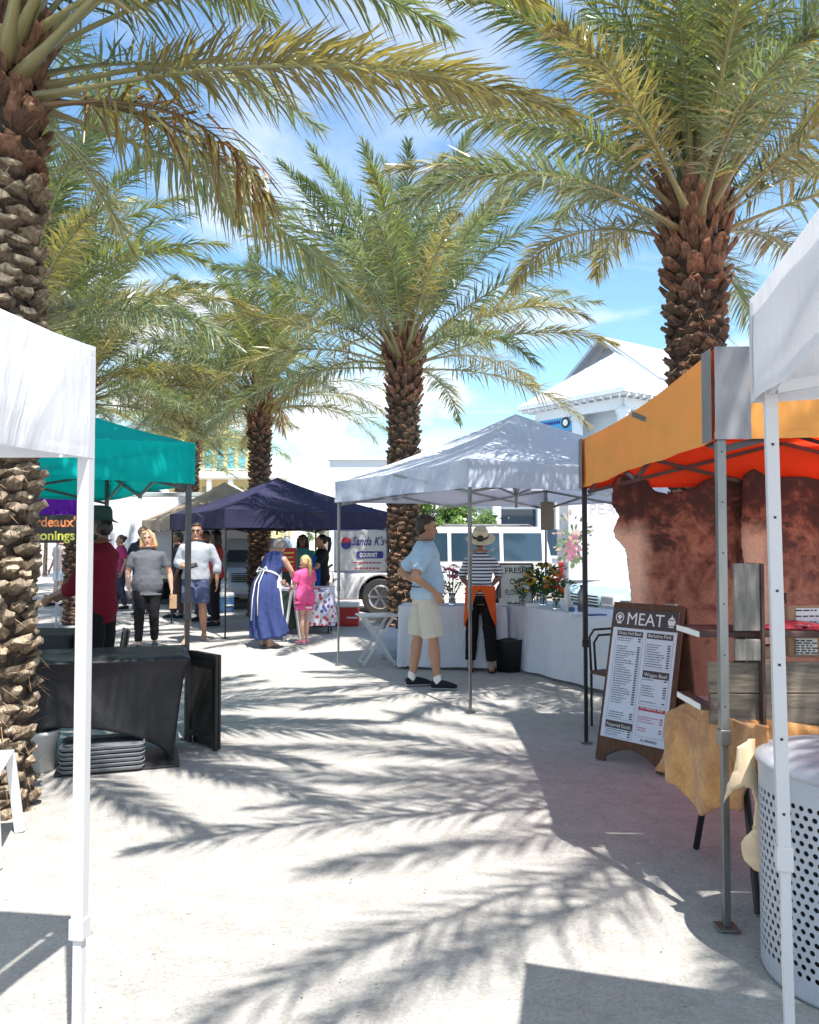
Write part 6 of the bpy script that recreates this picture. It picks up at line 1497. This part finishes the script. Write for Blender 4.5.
for i in range(4):
    a, b = zc_(cn[i], ez), zc_(cn[(i + 1) % 4], ez)
    for k in range(1, 14):
        f = k / 14; p = a.lerp(b, f); g = 1 - abs(2 * f - 1); q = p.lerp((a + b) / 2 + (ap_ - (a + b) / 2) * 1.0, 0) + (ap_ - (a + b) / 2) * g
        sm_.bar(p + Vector((0, 0, .05)), q + Vector((0, 0, .05)), .03, .03)
sm_.build('roof_seams', M['metal_roof'], pv)
m = MB(); mid = sum(cn, Vector()) / 4
for i in range(4): m.bar(zc_(cn[i], ez - .08), zc_(cn[(i + 1) % 4], ez - .08), .05, .18)
m.build('fascia_board', M['trim'], pv)
m = MB(); m.add([zc_(c, ez - .19) for c in cn], [(0, 1, 2, 3)]); m.build('soffit', M['soffit'], pv)
for i in range(4):
    for k in range(13):
        p = cn[i].lerp(cn[(i + 1) % 4], (k + .5) / 13); q = p.lerp(zc_(mid, 0), .14); MB().bar(zc_(p, ez - .24), zc_(q, ez - .24), .07, .12).build('rafter_tail', M['trim'], pv)
ins = [c.lerp(zc_(mid, 0), .20) for c in cn]
for i in range(4):
    MB().bar(zc_(ins[i], ez - .5), zc_(ins[(i + 1) % 4], ez - .5), .2, .45).build('beam', M['trim'], pv)
    for f in (0, .5):
        p = ins[i].lerp(ins[(i + 1) % 4], f); cl = MB().box(zc_(p, 3.7), (.42, .42, 7.2)).build('column', M['trim'], pv, bevel=.02); MB().box(zc_(p, 7.12), (.52, .52, .14)).build('capital', M['trim'], cl)
core = [c.lerp(zc_(mid, 0), .42) for c in cn]
m = MB(); m.add([zc_(c, z) for c in core for z in (0, ez - .2)], [(0, 2, 3, 1), (2, 4, 5, 3), (4, 6, 7, 5), (6, 0, 1, 7)]); m.build('wall', M['siding'], pv)
# blue sign on the left face beam
sA, sB = ins[0].lerp(ins[3], .08), ins[0].lerp(ins[3], .46); o_ = Vector((-.58, -.81, 0)).normalized() * .15
t_ = (sB - sA).normalized()
sB2 = sA + (sB - sA)
bs = MB().bar(zc_(ins[0].lerp(ins[3], .52), 7.0) , zc_(ins[0].lerp(ins[3], .95), 7.0), .06, .75).build('blue_sign', simple('sign_blue', (0.05, 0.33, 0.60), .5, .04), pv)
cdisc = ins[0].lerp(ins[3], .63) + Vector((-a1.x, -a1.y, 0)).normalized() * .05
u__ = a2.normalized(); n__ = -a1.normalized()
MB().prism([zc_(cdisc, 7.0) + u__ * (.26 * math.cos(a)) + Vector((0, 0, .26 * math.sin(a))) for a in [2 * math.pi * k / 24 for k in range(24)]], n__, .02).build('emblem_disc', M['ink_black'], bs)
MB().prism([zc_(cdisc, 7.0) + n__ * .022 + u__ * (.15 * math.cos(a)) + Vector((0, 0, .15 * math.sin(a))) for a in [2 * math.pi * k / 24 for k in range(24)]], n__, .01).build('emblem_ring', M['ink_white'], bs)
m = MB(); rng = random.Random(3); x = .70
while x < .93: l = rng.uniform(.01, .03); p = ins[0].lerp(ins[3], x) + n__ * .05; m.bar(zc_(p, 7.07), zc_(ins[0].lerp(ins[3], x + l) + n__ * .05, 7.07), .02, .14); x += l + .012
m.build('sign_print', M['ink_navy'], bs)
# gable behind
gp_ = Vector((9.9, 40.2, 0)); gd = Vector((.6, -.8, 0)); rd = Vector((.8, .6, 0)); zr, ze = 11.55, 9.0; hw = 3.3
Pk = gp_ + Vector((0, 0, zr)); Bn = gp_ + gd * hw + Vector((0, 0, ze)); Af = gp_ - gd * hw + Vector((0, 0, ze))
m = MB(); ov = rd * -.6
m.add([Pk + ov, Bn + ov, Bn + rd * 9, Pk + rd * 9], [(0, 1, 2, 3)]); m.add([Pk + ov, Af + ov, Af + rd * 9, Pk + rd * 9], [(0, 1, 2, 3)]); m.build('gable_roof', M['metal_roof'], pv, solid=.1)
MB().bar(Pk + ov * 1.05 - Vector((0, 0, .14)), Bn + ov * 1.05 - Vector((0, 0, .14)), .14, .42, ov).build('barge_board', M['fascia'], pv); MB().bar(Pk + ov * 1.05 - Vector((0, 0, .14)), Af + ov * 1.05 - Vector((0, 0, .14)), .14, .42, ov).build('barge_board', M['fascia'], pv)
m = MB(); m.add([Pk - Vector((0, 0, .1)), Bn, Bn - Vector((0, 0, 9)), Af - Vector((0, 0, 9)), Af], [(0, 1, 2, 3, 4)]); m.build('gable_wall', M['siding'], pv)
m = MB()
for k in range(7):
    z = ze + .25 + k * .28; f = (zr - .2 - z) / (zr - ze); m.bar(gp_ - gd * (hw * f * .8) + rd * -.06 + Vector((0, 0, z)), gp_ + gd * (hw * f * .8) + rd * -.06 + Vector((0, 0, z)), .06, .12)
m.build('louvre', M['fascia'], pv)
# low white shop block beyond the parked white car
wb = thing('white_shop', (4.0, 33, 0), 'low white shop front with pillars seen behind the parked white car', 'building')
MB().box((4.6, 35.5, 2.0), (9.0, 4, 4.0)).build('wall', M['siding'], wb); MB().box((4.6, 33.2, 3.9), (9.4, .9, .5)).build('canopy_slab', M['trim'], wb, bevel=.03)
for x in (.4, 2.2, 3.5, 5.3, 7.6): MB().box((x, 32.95, 1.85), (.34, .34, 3.7)).build('pillar', M['trim'], wb, bevel=.02)
for x in (1.3, 4.4, 6.4): w_ = MB().box((x, 33.47, 1.9), (1.5, .06, 1.9)).build('window', M['glass_tinted'], wb); MB().box((x, 33.43, 2.9), (1.7, .06, .10)).build('frame', M['trim'], w_); MB().box((x, 33.43, .9), (1.7, .06, .10)).build('frame', M['trim'], w_)
MB().box((2.35, 32.7, 3.35), (.75, .05, .62)).build('blue_banner', simple('banner_blue', (0.20, 0.55, 0.75), .5, .05), wb)
# yellow house
yh = thing('yellow_house', (-13.2, 60, 0), 'pale yellow house with a turquoise roof far down the walk', 'building')
M['yellow'] = simple('yellow_stucco', (0.56, 0.46, 0.22), .8, .05, 1); M['turq'] = simple('turquoise_roof', (0.12, 0.42, 0.45), .5, .08, 1)
MB().box((-13.2, 61, 3.0), (8.0, 5, 6.0)).build('wall', M['yellow'], yh); MB().box((-13.2, 60.6, 7.4), (3.6, 4, 2.8)).build('upper_wall', M['yellow'], yh)
MB().box((-13.2, 60, 6.1), (8.8, 6.2, .25)).build('balcony_slab', M['trim'], yh)
m = MB(); m.add([(-15.4, 58.3, 8.75), (-11.0, 58.3, 8.75), (-13.2, 58.3, 9.75), (-15.4, 63, 8.75), (-11.0, 63, 8.75), (-13.2, 63, 9.75)], [(0, 1, 2), (3, 5, 4), (0, 2, 5, 3), (1, 4, 5, 2), (0, 3, 4, 1)]); m.build('gable_roof', M['turq'], yh)
MB().add([(-15.15, 58.25, 8.82), (-11.25, 58.25, 8.82), (-13.2, 58.25, 9.6)], [(0, 1, 2)]).build('gable_panel', M['yellow'], yh, solid=.04)
for k in range(4):
    w_ = MB().box((-14.4 + k * .8, 58.56, 7.5), (.5, .08, 1.5)).build('window', simple('window_aqua', (0.12, 0.38, 0.42), .3, .1), yh); MB().box((-14.4 + k * .8, 58.5, 6.68), (.6, .1, .08)).build('sill', M['trim'], w_)
for k in range(6): MB().box((-17 + k * 1.5, 57.2, 4.6), (.3, .3, 2.9)).build('column', M['trim'], yh)
for k in range(4): MB().box((-16.2 + k * 1.9, 58.46, 4.6), (1.0, .08, 1.6)).build('window', simple('window_dim', (0.25, 0.22, 0.12), .3, .1), yh)
MB().box((-13.2, 57.2, 3.2), (9, .3, .3)).build('rail_beam', M['trim'], yh); MB().add([(-18, 57, 5.9), (-8.4, 57, 5.9), (-9, 59, 6.7), (-17.4, 59, 6.7)], [(0, 1, 2, 3)]).build('porch_roof', simple('porch_cream', (0.7, 0.66, 0.52), .6, .03), yh, solid=.1)
rc = thing('flat_roofed_block', (-1.8, 70, 0), 'pale flat roofed block on the horizon behind the middle palm', 'building')
MB().box((-3.0, 72, 4.2), (7.5, 6, 8.4)).build('wall', simple('pale_grey', (0.55, 0.58, 0.62), .8, .03), rc); MB().box((-3.0, 71.9, 8.55), (7.9, 6.4, .3)).build('parapet', M['trim'], rc)
MB().box((-9.8, 74, 3.9), (6.0, 6, 7.8)).build('lower_wing', simple('pale_cream', (0.66, 0.62, 0.52), .8, .03), rc)
for k in range(4): MB().box((-11.6 + k * 1.2, 70.96, 6.2), (.5, .08, 1.0)).build('window', M['glass_tinted'], rc)
# broadleaf shrubs behind
def shrub(x, y, h, r, label, c, seed, name='leafy_tree'):
    rng = np.random.default_rng(seed); t = thing(name, (x, y, 0), label, 'tree', 'leafy trees behind the stalls')
    MB().tube([(0, 0, 0), (.05, 0, h * .45), (.0, .03, h * .8)], [.10, .07, .03]).build('trunk', simple('bark_br', (0.15, 0.11, 0.08), .9, .2), t, local=True)
    n = 4200; ctrs = rng.normal(0, 1, (34, 3)) * np.array([r * .5, r * .5, h * .2]) + np.array([0, 0, h * .66]); cc = ctrs[rng.integers(0, 34, n)] + rng.normal(0, 1, (n, 3)) * r * .15
    d = rng.normal(0, 1, (n, 3)); d /= np.linalg.norm(d, axis=1)[:, None]; e = np.cross(d, rng.normal(0, 1, (n, 3))); e /= np.linalg.norm(e, axis=1)[:, None]; s = .06 + .05 * rng.random((n, 1))
    V = np.stack([cc - d * s, cc - e * s * .5, cc + d * s, cc + e * s * .5], 1).reshape(-1, 3); i = np.arange(n) * 4
    C = np.repeat(np.array(c)[None] * (.6 + .8 * rng.random((n, 1))), 4, 0)
    o = bpy.data.objects.new('crown', mesh_np('crown', [V], [np.stack([i, i + 1, i + 2, i + 3], 1)], [], [C], LEAF)); col.objects.link(o); o.parent = t
shrub(0.25, 26, 3.4, 1.1, 'bright green leafy tree seen between the middle palm and the man in pale blue', (0.14, 0.24, 0.05), 1)
shrub(-5.2, 48, 5.0, .7, 'small green tree on the horizon left of the middle palm', (0.10, 0.18, 0.05), 2)
shrub(1.6, 27, 3.0, .9, 'green leafy tree rising behind the parked white car', (0.12, 0.2, 0.06), 3)
for k, (x, y, h, r) in enumerate(((-10.2, 36, 3.2, 1.5), (-16, 36, 5.0, 2.4), (9.5, 26, 3.6, 1.5), (-12.5, 33, 4.2, 2.0))):
    shrub(x, y, h, r, ['leafy tree far down the left of the walk before the yellow house', 'broad leafy tree at the far left horizon', 'leafy tree beside the printed trailer', 'leafy tree behind the pale grey distant tent'][k], (0.09, 0.15, 0.05), 10 + k)
rsn = thing('round_sign', PX(432.5, 26, 0), 'round dark green sign on a post above the man in pale blue', 'sign')
MB().tube([(0, 0, 0), (0, 0, 2.3)], .03).build('post', M['steel'], rsn, local=True)
MB().prism([Vector((.20 * math.cos(a), -.03, 2.38 + .20 * math.sin(a))) for a in [2 * math.pi * k / 24 for k in range(24)]], (0, -1, 0), .02).build('disc', M['hat_green'], rsn, local=True)
text_mesh(rsn, 'lettering', 'NCC', M['ink_white'], rsn.location + Vector((0, -.052, 2.33)), (1, 0, 0), (0, 0, 1), .14, .001, .003, .26, off=.002)
rng = random.Random(77); m = MB()
for i in range(900):
    y = 1.6 + 11 * rng.random() ** 1.5; x = rng.uniform(-.55, .45) * y + rng.uniform(-.3, .3); a = rng.uniform(0, 6.28); L = rng.uniform(.003, .009) * (1.8 if rng.random() < .06 else 1); w_ = L * rng.uniform(.15, .6)
    d = Vector((math.cos(a), math.sin(a), 0)); s_ = Vector((-d.y, d.x, 0)); c = Vector((x, y, .010)); up = Vector((0, 0, rng.uniform(.001, .003)))
    m.add([c - d * L, c + s_ * w_ + up, c + d * L + up * .5, c - s_ * w_], [(0, 1, 2, 3)])
tag(m.build('fallen_debris', simple('debris', (0.24, 0.20, 0.15), .9, .5, 3)), 'tiny dry leaf scraps and husks scattered over the pale sand', 'leaf litter', kind='stuff')
print('N objects', len(bpy.data.objects))
